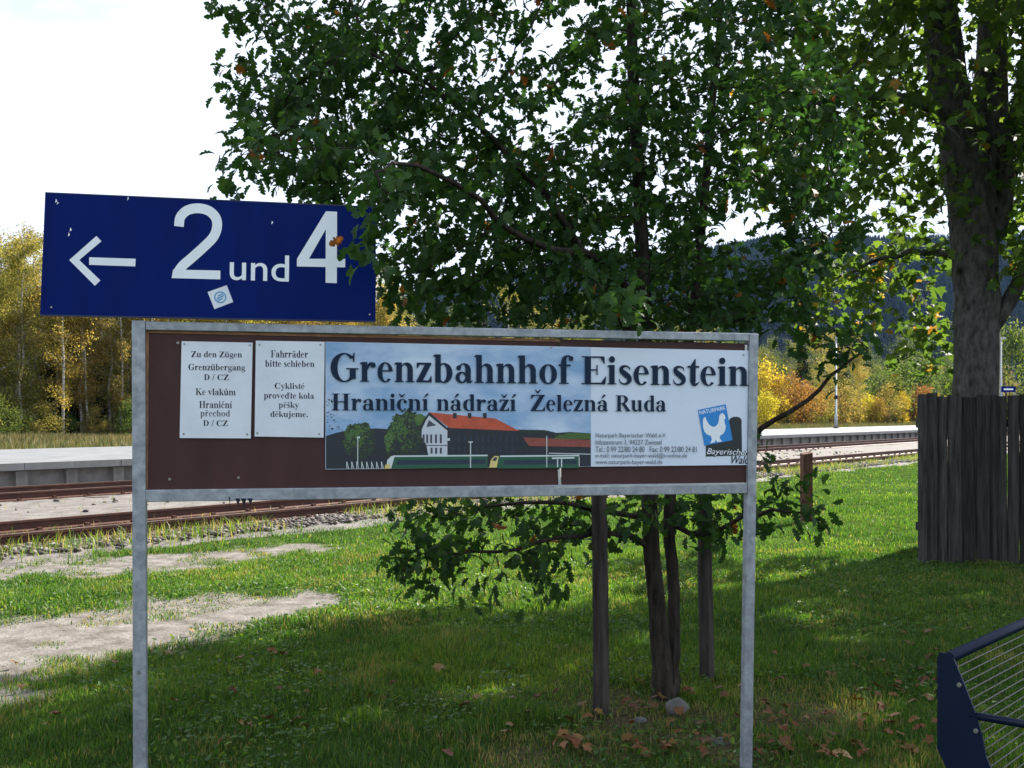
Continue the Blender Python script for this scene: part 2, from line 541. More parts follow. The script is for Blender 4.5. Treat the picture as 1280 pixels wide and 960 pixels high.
fc = np.array([(a, (a + 1) % k, k) for a in range(k)])
ff = (fc[None] + (np.arange(n) * (k + 1))[:, None, None]).reshape(-1, 3)
M['spruce_far'] = leafmat('far_spruce', [(0, (0.004, 0.008, 0.007)), (1, (0.009, 0.015, 0.011))], trans=0.0, rough=1.0, spec=0.0)
o = link(bpy.data.objects.new('hill_forest', npmesh('hill_forest', fv, ff, M['spruce_far'], tint=np.repeat(rng.random(n), k + 1))))
tag(o, 'dark bluish spruce forest covering the far hill', 'forest', kind='stuff')

# ------------------------------------------------------------------ tree tools
def grow(nodes, parents, att, step, infl, kill, iters=200, grav=-0.02, seed=0, noise=0.18):
    r = np.random.default_rng(seed)
    N = [np.array(p, float) for p in nodes]
    par = list(parents)
    att = np.array(att, float)
    arr = np.array(N)
    D = np.linalg.norm(att[:, None] - arr[None], axis=2)
    near, nd = D.argmin(1), D.min(1)
    made = set()
    for it in range(iters):
        if len(att) == 0: break
        act = nd < infl
        if not act.any():
            infl *= 1.3
            if infl > 12: break
            continue
        arr = np.array(N)
        ids = near[act]
        dv = att[act] - arr[ids]
        dv /= np.linalg.norm(dv, axis=1)[:, None] + 1e-9
        acc = np.zeros((len(N), 3))
        np.add.at(acc, ids, dv)
        src = np.unique(ids)
        new = []
        for s_ in src:
            d = acc[s_]
            L = np.linalg.norm(d)
            if L < 1e-6: continue
            d = d / L + r.normal(0, noise, 3) + np.array([0, 0, grav])
            d /= np.linalg.norm(d)
            q = arr[s_] + d * step
            key = (s_, round(q[0] / step * 2), round(q[1] / step * 2), round(q[2] / step * 2))
            if key in made: continue
            made.add(key)
            new.append((q, s_))
        if not new: 
            # stuck: drop the attractors that hold it
            keep = nd > kill * 1.6
            keep &= ~(act & (r.random(len(att)) < 0.5))
            att, near, nd = att[keep], near[keep], nd[keep]
            continue
        b0 = len(N)
        for q, s_ in new:
            N.append(q); par.append(int(s_))
        na = np.array([q for q, _ in new])
        D = np.linalg.norm(att[:, None] - na[None], axis=2)
        m_, mi = D.min(1), D.argmin(1)
        up = m_ < nd
        nd = np.where(up, m_, nd)
        near = np.where(up, mi + b0, near)
        keep = nd > kill
        att, near, nd = att[keep], near[keep], nd[keep]
    return np.array(N), par

def radii(N, par, r0, p=2.35, fixed=None):
    n = len(N)
    ch = [[] for _ in range(n)]
    for i, a in enumerate(par):
        if a >= 0: ch[a].append(i)
    rad = np.zeros(n)
    for i in range(n - 1, -1, -1):
        if not ch[i]: rad[i] = r0
        else: rad[i] = sum(rad[c] ** p for c in ch[i]) ** (1 / p)
        if fixed and i in fixed: rad[i] = fixed[i]
        elif par[i] >= 0 and fixed and par[i] in fixed: rad[i] = min(rad[i], fixed[par[i]] * 0.72)
    return rad, ch

def branch_mesh(mb, N, par, rad, ch, thick=0.03, nfix=0):
    starts = [(i, None) for i, a in enumerate(par) if a < 0]
    while starts:
        i, frm = starts.pop()
        chain, rr = ([N[frm]], [min(rad[frm], rad[i] * 1.15)]) if frm is not None else ([], [])
        while True:
            chain.append(N[i]); rr.append(rad[i])
            if not ch[i]: break
            cs = sorted(ch[i], key=lambda c: -rad[c])
            for c in cs[1:]: starts.append((c, i))
            i = cs[0]
        if len(chain) < 2: continue
        mx = max(rr)
        mb.tube(chain, rr, 12 if mx > 0.12 else 8 if mx > 0.04 else 5 if mx > 0.012 else 4, caps=False)

def chain_nodes(paths):
    """paths: list of (parent path index or None, parent node index, [(xyz, r)...]) -> nodes, parents, fixed radii"""
    N, par, fx, start = [], [], {}, []
    for (pp, pn, pts) in paths:
        prev = -1 if pp is None else start[pp] + pn
        start.append(len(N))
        for (p, r_) in pts:
            N.append(np.array(p, float)); par.append(prev); fx[len(N) - 1] = r_; prev = len(N) - 1
    return N, par, fx
def dense(pts, k=4, wob=0.0, seed=0):
    """subdivide [(xyz, r)] smoothly"""
    r_ = random.Random(seed)
    A = np.array([list(p) + [r] for p, r in pts], float)
    A = np.vstack([2 * A[0] - A[1], A, 2 * A[-1] - A[-2]])
    out = []
    for i in range(1, len(A) - 2):
        for j in range(k):
            t = j / k
            p0, p1, p2, p3 = A[i - 1:i + 3]
            q = 0.5 * (2 * p1 + (p2 - p0) * t + (2 * p0 - 5 * p1 + 4 * p2 - p3) * t * t + (3 * p1 - p0 - 3 * p2 + p3) * t ** 3)
            if j: q[:3] += [r_.uniform(-wob, wob) for _ in range(3)]
            out.append((q[:3], q[3]))
    out.append((A[-2][:3], A[-2][3]))
    return out

def ell(c, r, n, rs, shell=0.0):
    d = rs.normal(0, 1, (n, 3))
    d /= np.linalg.norm(d, axis=1)[:, None]
    q = rs.random(n) ** (1 / 3)
    q = shell + (1 - shell) * q
    return np.array(c) + d * q[:, None] * np.array(r)

def leaf_template(kind):
    if kind in ('oak', 'oak_far'):       # lobed outline either side of a folded midrib
        sin_ = [(0.0, 0.0), (0.115, 0.20), (0.145, 0.42), (0.14, 0.63), (0.0, 1.0)]
        lob = [((0.11, 0.05), (0.17, 0.15)), ((0.25, 0.27), (0.28, 0.38)), ((0.31, 0.50), (0.31, 0.61)), ((0.235, 0.78), (0.11, 0.95))]
        if kind == 'oak_far': lob = [((a_[0] + b_[0]) / 2 * 1.06, (a_[1] + b_[1]) / 2) for a_, b_ in lob]; lob = [(q, q) for q in lob]
        V, Fc = [], []
        zc = lambda x, y: abs(x) * 0.42 - 0.35 * (y - 0.35) ** 2
        for y in (0.0, 0.20, 0.42, 0.63, 1.0): V.append((0, y, zc(0, y)))
        for sgn in (1, -1):
            b = len(V)
            for s_ in sin_[1:-1]: V.append((sgn * s_[0], s_[1], zc(*s_)))
            two = kind == 'oak'
            for l1, l2 in lob:
                V.append((sgn * l1[0], l1[1], zc(*l1) - 0.03))
                if two: V.append((sgn * l2[0], l2[1], zc(*l2) - 0.03))
            S_ = lambda i: 0 if i == 0 else 4 if i == 4 else b + i - 1
            for i in range(4):
                A_ = b + 3 + i * (2 if two else 1)
                B_ = A_ + (1 if two else 0)
                for t in ((i, S_(i), A_), (i, A_, B_), (i, B_, i + 1), (i + 1, B_, S_(i + 1))):
                    if len(set(t)) == 3: Fc.append(t if sgn > 0 else (t[0], t[2], t[1]))
        return np.array(V), np.array(Fc)
    if kind == 'maple':
        ol = [(0.0, 0.0), (0.16, 0.06), (0.40, 0.04), (0.30, 0.24), (0.52, 0.52), (0.26, 0.52), (0.20, 0.66), (0.0, 1.0), (-0.20, 0.66), (-0.26, 0.52), (-0.52, 0.52), (-0.30, 0.24), (-0.40, 0.04), (-0.16, 0.06)]
        V = [(0, 0.34, 0.0)] + [(x, y, 0.05 - 0.35 * x * x - 0.25 * (y - .3) ** 2) for x, y in ol]
        k = len(ol)
        return np.array(V), np.array([(0, 1 + (i + 1) % k, 1 + i) for i in range(k)])
    if kind == 'simple':
        V = [(0, 0, 0), (0.28, 0.35, 0.08), (0.2, 0.75, 0.04), (0, 1, -0.08), (-0.2, 0.75, 0.04), (-0.28, 0.35, 0.08)]
        return np.array(V), np.array([(0, 1, 2), (0, 2, 3), (0, 3, 4), (0, 4, 5)])
    if kind == 'dia':
        V = [(0, 0, 0), (0.38, 0.5, 0.08), (0, 1, 0), (-0.38, 0.5, 0.08)]
        return np.array(V), np.array([(0, 1, 2), (0, 2, 3)])

def leaf_frames(p, dirs, rs, up=0.6, droop=0.35, spread=0.9):
    n = len(p)
    a = dirs * 0.6 + rs.normal(0, spread, (n, 3)) * 0.75
    a[:, 2] -= droop
    a /= np.linalg.norm(a, axis=1)[:, None]
    nn = rs.normal(0, 0.6, (n, 3))
    nn[:, 2] += up
    nn -= a * (nn * a).sum(1)[:, None]
    nn /= np.linalg.norm(nn, axis=1)[:, None] + 1e-9
    return a, nn
def leaves_np(tpl, p, a, nn, s, tint):
    TV, TF = tpl
    b = np.cross(nn, a)
    Vv = p[:, None] + s[:, None, None] * (TV[None, :, 0:1] * b[:, None] + TV[None, :, 1:2] * a[:, None] + TV[None, :, 2:3] * nn[:, None])
    k = len(TV)
    Fv = (TF[None] + (np.arange(len(p)) * k)[:, None, None]).reshape(-1, 3)
    return Vv.reshape(-1, 3), Fv, np.repeat(tint, k)
def proj(p):
    d = np.maximum(p[:, 1], 0.1)
    return 640 + F * p[:, 0] / d, HOR - F * (p[:, 2] - CAMH) / d
def behind_or_in_board(p, margin=0.10):
    """true where a point is inside the slab the sign boards fill"""
    q = p - np.array(SORG)
    a = q @ np.array(SDIR); f = q @ np.array(SN)
    z = p[:, 2]
    slab = (np.abs(f - 0.01) < margin)
    body = (a > -0.1) & (a < 2.75) & (z > 1.22) & (z < 1.98)
    bl = (a > -0.45) & (a < 1.12) & (z > 1.9) & (z < 2.52)
    return slab & (body | bl)

def bark_mat(name, c1, c2, sc=(14, 14, 3.5)):
    return mat(name, c1, 0.9, col2=c2, vscale=1.6, bump=1.0, bscale=1.9, stretch=sc, spec=0.15, detail=8)
def leaf_objects(root, tplname, m, p, a, nn, s, tint, sel, bins=6):
    """the leaves that show largest become objects sharing a few meshes"""
    TV, TF = leaf_template(tplname)
    bank = []
    for k in range(bins):
        me = npmesh('leaf', TV, TF, m, tint=np.full(len(TV), np.quantile(tint, (k + 0.5) / bins)))
        bank.append(me)
    rank = tint.argsort().argsort() * bins // len(tint)
    for i in sel:
        b = np.cross(nn[i], a[i])
        mt = Matrix(((b[0] * s[i], a[i][0] * s[i], nn[i][0] * s[i], p[i][0]), (b[1] * s[i], a[i][1] * s[i], nn[i][1] * s[i], p[i][1]), (b[2] * s[i], a[i][2] * s[i], nn[i][2] * s[i], p[i][2]), (0, 0, 0, 1)))
        o = link(bpy.data.objects.new('leaf', bank[int(rank[i])]), root)
        o.matrix_local = root.matrix_world.inverted() @ mt if False else Matrix.Translation(-root.location) @ mt

def twig_leaves(N, par, rad, rmax, per, rs, size, jit=0.06, keepfn=None):
    N = np.array(N); par = np.array(par)
    thin = np.where((rad < rmax) & (par >= 0))[0]
    ids = np.repeat(thin, per)
    t = rs.random(len(ids))[:, None]
    pa, pb = N[par[ids]], N[ids]
    d = pb - pa
    d /= np.linalg.norm(d, axis=1)[:, None] + 1e-9
    p = pa + (pb - pa) * t + rs.normal(0, jit, (len(ids), 3))
    s = rs.uniform(*size, len(ids))
    if keepfn is not None:
        k = keepfn(p)
        p, d, s = p[k], d[k], s[k]
    return p, d, s

# ------------------------------------------------------------------ young oak right behind the sign
rs = np.random.default_rng(5)
oak = empty('oak_tree', (P(832, 872, 5.76).x, 5.76, 0))
tag(oak, 'young twin-stemmed oak between two stakes directly behind the sign', 'tree')
def at(u, v, d): return np.array(P(u, v, d))
t1 = dense([(np.array([P(831, 880, 5.76).x, 5.76, -0.12]), 0.090), (at(830, 868, 5.76), 0.068), (at(823, 790, 5.76), 0.052), (at(813, 650, 5.76), 0.046), (at(811, 540, 5.78), 0.044), (at(806, 400, 5.8), 0.041), (at(798, 220, 5.85), 0.037), (at(790, 40, 5.9), 0.031), (at(786, -120, 5.9), 0.024), (at(792, -250, 5.9), 0.014)], 4, 0.007, 1)
t2 = dense([(at(838, 868, 5.80), 0.052), (at(842, 800, 5.84), 0.038), (at(841, 720, 5.88), 0.035), (at(837, 630, 5.92), 0.034), (at(848, 520, 5.98), 0.032), (at(868, 380, 6.1), 0.029), (at(884, 200, 6.2), 0.025), (at(900, 20, 6.3), 0.018), (at(905, -130, 6.3), 0.012)], 4, 0.007, 2)
L1 = dense([(t1[18][0], 0.03), (at(770, 380, 5.6), 0.026), (at(700, 270, 5.4), 0.022), (at(640, 200, 5.3), 0.017), (at(570, 130, 5.2), 0.012), (at(450, 60, 5.1), 0.008)], 3, 0.015, 3)
L2 = dense([(t1[20][0], 0.026), (at(760, 330, 5.4), 0.022), (at(660, 300, 4.9), 0.017), (at(570, 230, 4.6), 0.013), (at(500, 205, 4.35), 0.009), (at(470, 215, 4.0), 0.006)], 3, 0.015, 4)
L3 = dense([(t1[11][0], 0.02), (at(770, 668, 5.6), 0.016), (at(700, 672, 5.35), 0.012), (at(620, 690, 5.2), 0.009), (at(545, 690, 5.1), 0.006)], 3, 0.012, 5)
L4 = dense([(t1[12][0], 0.018), (at(760, 640, 5.5), 0.015), (at(680, 628, 5.4), 0.011), (at(600, 634, 5.3), 0.007)], 3, 0.012, 6)
L5 = dense([(t2[11][0], 0.02), (at(880, 668, 5.8), 0.015), (at(930, 645, 5.7), 0.012), (at(985, 640, 5.6), 0.008), (at(1030, 655, 5.5), 0.004)], 3, 0.012, 7)
L6 = dense([(t2[14][0], 0.024), (at(900, 590, 5.9), 0.02), (at(952, 535, 5.8), 0.017), (at(1010, 500, 5.7), 0.013), (at(1052, 460, 5.65), 0.009), (at(1085, 435, 5.6), 0.006)], 3, 0.012, 8)
L7 = dense([(t2[20][0], 0.02), (at(930, 400, 6.1), 0.016), (at(1000, 330, 6.0), 0.011), (at(1040, 290, 6.0), 0.007)], 3, 0.012, 9)
N0, par0, fx0 = chain_nodes([(None, 0, t1), (None, 0, t2), (0, 18, L1[1:]), (0, 20, L2[1:]), (0, 11, L3[1:]), (0, 12, L4[1:]), (1, 11, L5[1:]), (1, 14, L6[1:]), (1, 20, L7[1:])])
att = [ell((0.25, 5.95, 3.55), (1.75, 1.3, 1.15), 800, rs, 0.3), ell((0.9, 6.1, 2.75), (1.15, 0.9, 0.75), 330, rs, 0.2), ell((-0.5, 5.5, 2.75), (0.85, 0.7, 0.55), 260, rs, 0.1),
       ell((0.6, 6.0, 5.0), (1.6, 1.4, 1.2), 420, rs, 0.3), ell((-0.95, 5.4, 3.45), (0.65, 0.6, 0.55), 190, rs), ell((-1.15, 5.3, 3.05), (0.32, 0.4, 0.28), 70, rs), ell((-1.1, 5.3, 4.05), (0.6, 0.5, 0.45), 120, rs)]
def boxpts(u0, u1, v0, v1, d0, d1, n):
    return np.array([at(rs.uniform(u0, u1), rs.uniform(v0, v1), rs.uniform(d0, d1)) for _ in range(n)])
att += [boxpts(425, 520, 225, 350, 3.75, 4.0, 26), boxpts(268, 420, 145, 240, 4.5, 5.1, 85), boxpts(480, 700, 640, 760, 5.0, 5.5, 78), boxpts(520, 900, 615, 690, 5.2, 6.2, 40), boxpts(860, 950, 600, 690, 5.5, 6.2, 26), boxpts(955, 1000, 575, 660, 5.5, 5.8, 30),
        boxpts(990, 1040, 600, 680, 5.4, 5.6, 4), boxpts(760, 1020, 310, 420, 5.3, 6.6, 240), boxpts(950, 1060, 380, 450, 5.5, 5.8, 16), boxpts(480, 790, 290, 410, 4.9, 6.3, 330), boxpts(960, 1090, 80, 330, 5.8, 6.6, 120), boxpts(780, 812, 385, 412, 4.15, 4.3, 3)]
att = np.vstack(att)
att = att[~behind_or_in_board(att, 0.18)]
ON, opar = grow(N0, par0, att, 0.085, 0.75, 0.13, 160, 0.0, 3)
orad, och = radii(ON, opar, 0.0021, 2.3, fx0)
M['oakbark'] = bark_mat('oak_bark', (0.052, 0.042, 0.033), (0.012, 0.010, 0.009), (20, 20, 5))
mb = MB()
off = np.array(oak.location)
branch_mesh(mb, ON - off, opar, orad, och)
mb.build('trunk', M['oakbark'], oak)
keep = lambda p: ~behind_or_in_board(p, 0.075)
p, d, s = twig_leaves(ON, opar, orad, 0.0062, 7, rs, (0.050, 0.092), 0.05, keep)
a, nn = leaf_frames(p, d, rs, 0.7, 0.35)
tint = rs.beta(2.2, 2.2, len(p)) * 0.86
tint[rs.random(len(p)) < 0.012] = 0.985
M['oakleaf'] = leafmat('oak_leaf', [(0.0, (0.014, 0.044, 0.014)), (0.45, (0.024, 0.064, 0.017)), (0.86, (0.045, 0.095, 0.020)), (0.93, (0.12, 0.10, 0.02)), (1.0, (0.20, 0.055, 0.015))], trans=0.42, rough=0.55, tgain=1.9, spec=0.18)
uu, vv = proj(p)
dist = np.linalg.norm(p - np.array([0, 0, CAMH]), axis=1)
inf = (uu > 5) & (uu < 1275) & (vv > 5) & (vv < 955)
q_ = (p - np.array(SORG)); fr_ = q_ @ np.array(SN); al_ = q_ @ np.array(SDIR)
hidden = (fr_ < 0) & (((uu > 165) & (uu < 945) & (vv > 400) & (vv < 620)) | ((uu > 55) & (uu < 470) & (vv > 240) & (vv < 400)))
score = np.where(inf & ~hidden, s / dist, -1)
sel = np.argsort(-score)[:300]
rest = np.ones(len(p), bool); rest[sel] = False
leaf_objects(oak, 'oak', M['oakleaf'], p, a, nn, s, tint, sel)
lv, lf, lt, b = [], [], [], 0
for tn_, ms_ in (('oak', rest & inf & ~hidden), ('oak_far', rest & ~(inf & ~hidden))):
    q1, q2, q3 = leaves_np(leaf_template(tn_), p[ms_] - off, a[ms_], nn[ms_], s[ms_], tint[ms_])
    lv.append(q1); lf.append(q2 + b); lt.append(q3); b += len(q1)
lv, lf, lt = np.vstack(lv), np.vstack(lf), np.concatenate(lt)
o = link(bpy.data.objects.new('crown', npmesh('crown', lv, lf, M['oakleaf'], tint=lt)), oak)
o['kind'] = 'stuff'
print('OAK nodes', len(ON), 'leaves', len(p), 'tris', len(lf))

# ------------------------------------------------------------------ big maple behind the fence
rs = np.random.default_rng(8)
MD = 12.6
mp = empty('maple_tree', (P(1222, HOR, MD).x, MD, 0))
tag(mp, 'large old maple with forked grey trunk rising behind the dark fence', 'tree')
mt1 = dense([(np.array([P(1222, 0, MD).x, MD, -0.15]), 0.50), (np.array([P(1222, 0, MD).x, MD, 0.25]), 0.37), (at(1219, 500, MD), 0.275), (at(1220, 400, MD), 0.27), (at(1219, 320, MD), 0.27), (at(1213, 250, MD), 0.27), (at(1198, 170, MD), 0.24), (at(1181, 60, MD), 0.22), (at(1170, -60, MD - .1), 0.17), (at(1150, -220, MD - .2), 0.12), (at(1130, -380, MD - .2), 0.06)], 3, 0.02, 1)
mt2 = dense([(at(1222, 262, MD + .05), 0.24), (at(1233, 210, MD + .1), 0.22), (at(1238, 130, MD + .2), 0.21), (at(1240, 30, MD + .3), 0.17), (at(1250, -100, MD + .4), 0.13), (at(1265, -260, MD + .5), 0.08)], 3, 0.02, 2)
mt3 = dense([(at(1232, 300, MD + .05), 0.17), (at(1252, 260, MD), 0.13), (at(1264, 200, MD - .2), 0.115), (at(1278, 120, MD - .4), 0.10), (at(1300, 0, MD - .6), 0.08), (at(1330, -150, MD - .8), 0.05)], 3, 0.02, 3)
mt4 = dense([(at(1238, 410, MD), 0.12), (at(1262, 375, MD - .1), 0.10), (at(1290, 320, MD - .3), 0.085), (at(1340, 250, MD - .6), 0.06), (at(1400, 180, MD - .8), 0.03)], 3, 0.02, 4)
mt5 = dense([(at(1205, 322, MD), 0.05), (at(1155, 316, MD + .4), 0.04), (at(1105, 322, MD + .8), 0.028), (at(1050, 345, MD + 1.2), 0.016)], 3, 0.03, 5)
mt6 = dense([(at(1205, 150, MD), 0.08), (at(1110, 120, MD - .6), 0.06), (at(1020, 130, MD - 1.2), 0.04), (at(950, 170, MD - 1.6), 0.02)], 3, 0.03, 6)
mt7 = dense([(at(1226, 215, MD), 0.06), (at(1218, 175, MD - .1), 0.055), (at(1208, 140, MD - .1), 0.05)], 2, 0.0, 7)
mt8 = dense([(mt1[22][0], 0.10), (at(1080, -60, MD + .6), 0.08), (at(980, -120, MD + 1.0), 0.05), (at(880, -160, MD + 1.2), 0.025)], 3, 0.03, 8)
N0, par0, fx0 = chain_nodes([(None, 0, mt1), (None, 0, mt2), (None, 0, mt3), (None, 0, mt4), (None, 0, mt5), (None, 0, mt6), (None, 0, mt7), (0, 22, mt8[1:])])
C0 = np.array([P(1222, 0, MD).x, MD, 0])
att = [ell(C0 + (-0.1, -1.2, 8.2), (3.1, 2.7, 3.6), 1350, rs, 0.35), ell(C0 + (-1.4, -1.0, 5.3), (1.9, 1.5, 1.5), 400, rs, 0.2), ell(C0 + (1.2, -0.3, 5.0), (2.4, 1.7, 1.8), 280, rs, 0.2), ell(C0 + (-2.3, -0.9, 4.5), (0.9, 0.9, 1.0), 130, rs), ell(C0 + (-0.4, -1.6, 6.4), (2.0, 1.6, 1.3), 330, rs), ell(C0 + (0.4, -0.9, 7.2), (1.6, 1.2, 0.8), 160, rs)]
att += [boxpts(990, 1185, 305, 430, 13.0, 14.3, 190), boxpts(1100, 1190, 230, 310, 12.6, 13.6, 60), boxpts(1235, 1300, 230, 350, 11.4, 12.2, 50), boxpts(960, 1160, 0, 260, 10.6, 12.6, 170), boxpts(1090, 1170, 400, 460, 12.9, 13.6, 16)]
att = np.vstack(att)
MN, mpar = grow(N0, par0, att, 0.22, 1.7, 0.36, 160, 0.02, 9)
mrad, mch = radii(MN, mpar, 0.004, 2.3, fx0)
M['maplebark'] = bark_mat('maple_bark', (0.095, 0.09, 0.086), (0.020, 0.019, 0.018), (9, 9, 4.0))
mb = MB()
off = np.array(mp.location)
branch_mesh(mb, MN - off, mpar, mrad, mch)
mb.build('trunk', M['maplebark'], mp)
def mkeep(p):
    u, v_ = proj(p)
    tc_ = np.interp(v_, [0, 60, 170, 250, 500], [1172, 1182, 1200, 1217, 1222])
    on = ((np.abs(u - tc_) < 46) | (np.abs(u - 1238) < 30) & (v_ < 260)) & (p[:, 1] < MD + .1) & (v_ > -40)
    return ~(on & (v_ > 30) & (rs.random(len(p)) < .70))
p, d, s = twig_leaves(MN, mpar, mrad, 0.011, 11, rs, (0.11, 0.17), 0.13, mkeep)
a, nn = leaf_frames(p, d, rs, 0.8, 0.3)
tint = rs.beta(2, 2, len(p)) * 0.85
tint[rs.random(len(p)) < 0.01] = 0.97
uu, vv = proj(p)
low = (p[:, 2] < 3.6)
tint = np.where(low & (rs.random(len(p)) < 0.07), 0.93 + rs.random(len(p)) * 0.07, tint)
M['mapleleaf'] = leafmat('maple_leaf', [(0.0, (0.028, 0.055, 0.014)), (0.5, (0.045, 0.085, 0.018)), (0.85, (0.085, 0.125, 0.022)), (0.93, (0.17, 0.13, 0.02)), (1.0, (0.17, 0.075, 0.02))], trans=0.42, rough=0.6, tgain=2.4, spec=0.12)
dist = np.linalg.norm(p - np.array([0, 0, CAMH]), axis=1)
inf = (uu > 5) & (uu < 1275) & (vv > 5) & (vv < 480)
score = np.where(inf & (uu > 1000), s / dist, -1)
sel = np.argsort(-score)[:300]
rest = np.ones(len(p), bool); rest[sel] = False
leaf_objects(mp, 'maple', M['mapleleaf'], p, a, nn, s, tint, sel)
lv, lf, lt = leaves_np(leaf_template('maple'), p[rest] - off, a[rest], nn[rest], s[rest], tint[rest])
o = link(bpy.data.objects.new('crown', npmesh('crown', lv, lf, M['mapleleaf'], tint=lt)), mp)
o['kind'] = 'stuff'
print('MAPLE nodes', len(MN), 'leaves', len(p), 'tris', len(lf))

# copy of the maple, added out of view at right to shade the bench
m2 = mp.copy(); COL.objects.link(m2)
m2.location = (10.6, 11.9, 0); m2.rotation_euler = (0, 0, R(160))
tag(m2, 'unseen maple added right of the picture to shade the bench', 'tree')
for chn in [c for c in mp.children if not c.name.startswith('leaf')]:
    c2 = chn.copy(); COL.objects.link(c2); c2.parent = m2

# ------------------------------------------------------------------ woodland beyond the platform
M['birchbark'] = mat('birch_bark', (0.50, 0.47, 0.42), 0.8, col2=(0.10, 0.09, 0.08), vscale=1.2, stretch=(2, 2, 5))
M['darkbark'] = mat('dark_bark', (0.07, 0.055, 0.045), 0.9, var=.4, vscale=3)
YEL = [(0, (0.15, 0.125, 0.035)), (0.5, (0.30, 0.235, 0.065)), (1, (0.46, 0.35, 0.10))]
YGR = [(0, (0.085, 0.095, 0.03)), (0.5, (0.18, 0.165, 0.05)), (1, (0.31, 0.25, 0.08))]
GRN = [(0, (0.035, 0.065, 0.02)), (0.5, (0.07, 0.10, 0.03)), (1, (0.12, 0.145, 0.045))]
ORA = [(0, (0.11, 0.06, 0.025)), (0.5, (0.19, 0.105, 0.035)), (1, (0.26, 0.17, 0.05))]
GOL = [(0, (0.20, 0.15, 0.025)), (0.5, (0.34, 0.25, 0.035)), (1, (0.44, 0.34, 0.06))]
SPR = [(0, (0.014, 0.030, 0.016)), (1, (0.035, 0.055, 0.026))]
WM = {k: leafmat('leaf_' + k, v, trans=0.4 if k != 'spruce' else 0.1, rough=0.6, objhue=True, tgain=1.9, spec=0.03) for k, v in (('yellow', YEL), ('yellowgreen', YGR), ('green', GRN), ('orange', ORA), ('gold', GOL), ('spruce', SPR))}
def birch_proto(seed, h, mk, nl=9500, wid=1.8, clear=0.14):
    r = np.random.default_rng(seed)
    mb = MB()
    path = [(np.array([r.normal(0, .07), r.normal(0, .07), z]) if z > 0 else np.array([0, 0, -0.2])) for z in np.linspace(0, h, 9)]
    mb.tube(path, list(np.linspace(0.12, 0.015, 9)), 6)
    P_, D_ = [], []
    for k in range(46):
        z = h * (clear + (0.97 - clear) * r.random())
        fr = (z / h - clear) / (1 - clear)
        L = wid * (0.35 + 0.9 * math.sin(math.pi * min(1, fr * 0.8 + 0.16))) * r.uniform(.6, 1.15)
        an = r.uniform(0, 6.28)
        e = np.array([math.cos(an) * L, math.sin(an) * L, L * r.uniform(.1, .9)])
        b = np.array([0, 0, z])
        pts = [b, b + e * .5 + (0, 0, .1), b + e + (0, 0, -L * .12)]
        mb.tube(pts, [0.025, .015, .006], 3, False)
        m_ = nl // 46
        t = r.uniform(.15, 1.12, m_)[:, None]
        P_.append(b + e * t + r.normal(0, 0.27, (m_, 3)) - np.array([0, 0, 1]) * (r.random((m_, 1)) * .45 * t))
        D_.append(np.repeat((e / np.linalg.norm(e))[None], m_, 0))
    p, d = np.vstack(P_), np.vstack(D_)
    a, nn = leaf_frames(p, d, r, .5, .5)
    v, f, t = leaves_np(leaf_template('dia'), p, a, nn, r.uniform(.09, .16, len(p)), r.random(len(p)))
    return mb.mesh('trunk', M['birchbark']), npmesh('crown', v, f, WM[mk], tint=t)
def spruce_proto(seed, h, nl=5200):
    r = np.random.default_rng(seed)
    mb = MB()
    mb.tube([(0, 0, -.2), (0, 0, h * .5), (0, 0, h)], [h * .014, h * .008, .01], 6)
    z = h * (0.04 + 0.95 * (1 - np.sqrt(r.random(nl))))
    lay = np.round(z / 0.5) * 0.5
    z = lay + r.normal(0, .09, nl)
    rr = np.clip((h - z) * 0.23, 0.05, 9) * np.sqrt(r.random(nl)) * (0.8 + .2 * r.random(nl))
    an = r.uniform(0, 6.28, nl)
    bump_ = 0.75 + 0.25 * np.sin(an * 7 + lay * 9)
    rr *= bump_
    p = np.stack([np.cos(an) * rr, np.sin(an) * rr, z - rr * .28], 1)
    d = np.stack([np.cos(an), np.sin(an), -0.25 + 0 * an], 1)
    a = d + r.normal(0, .35, (nl, 3)); a /= np.linalg.norm(a, axis=1)[:, None]
    nn = np.array([0, 0, 1.0]) + r.normal(0, .4, (nl, 3)); nn -= a * (nn * a).sum(1)[:, None]; nn /= np.linalg.norm(nn, axis=1)[:, None]
    v, f, t = leaves_np(leaf_template('dia'), p, a, nn, r.uniform(.25, .5, nl), r.random(nl))
    return mb.mesh('trunk', M['darkbark']), npmesh('crown', v, f, WM['spruce'], tint=t)
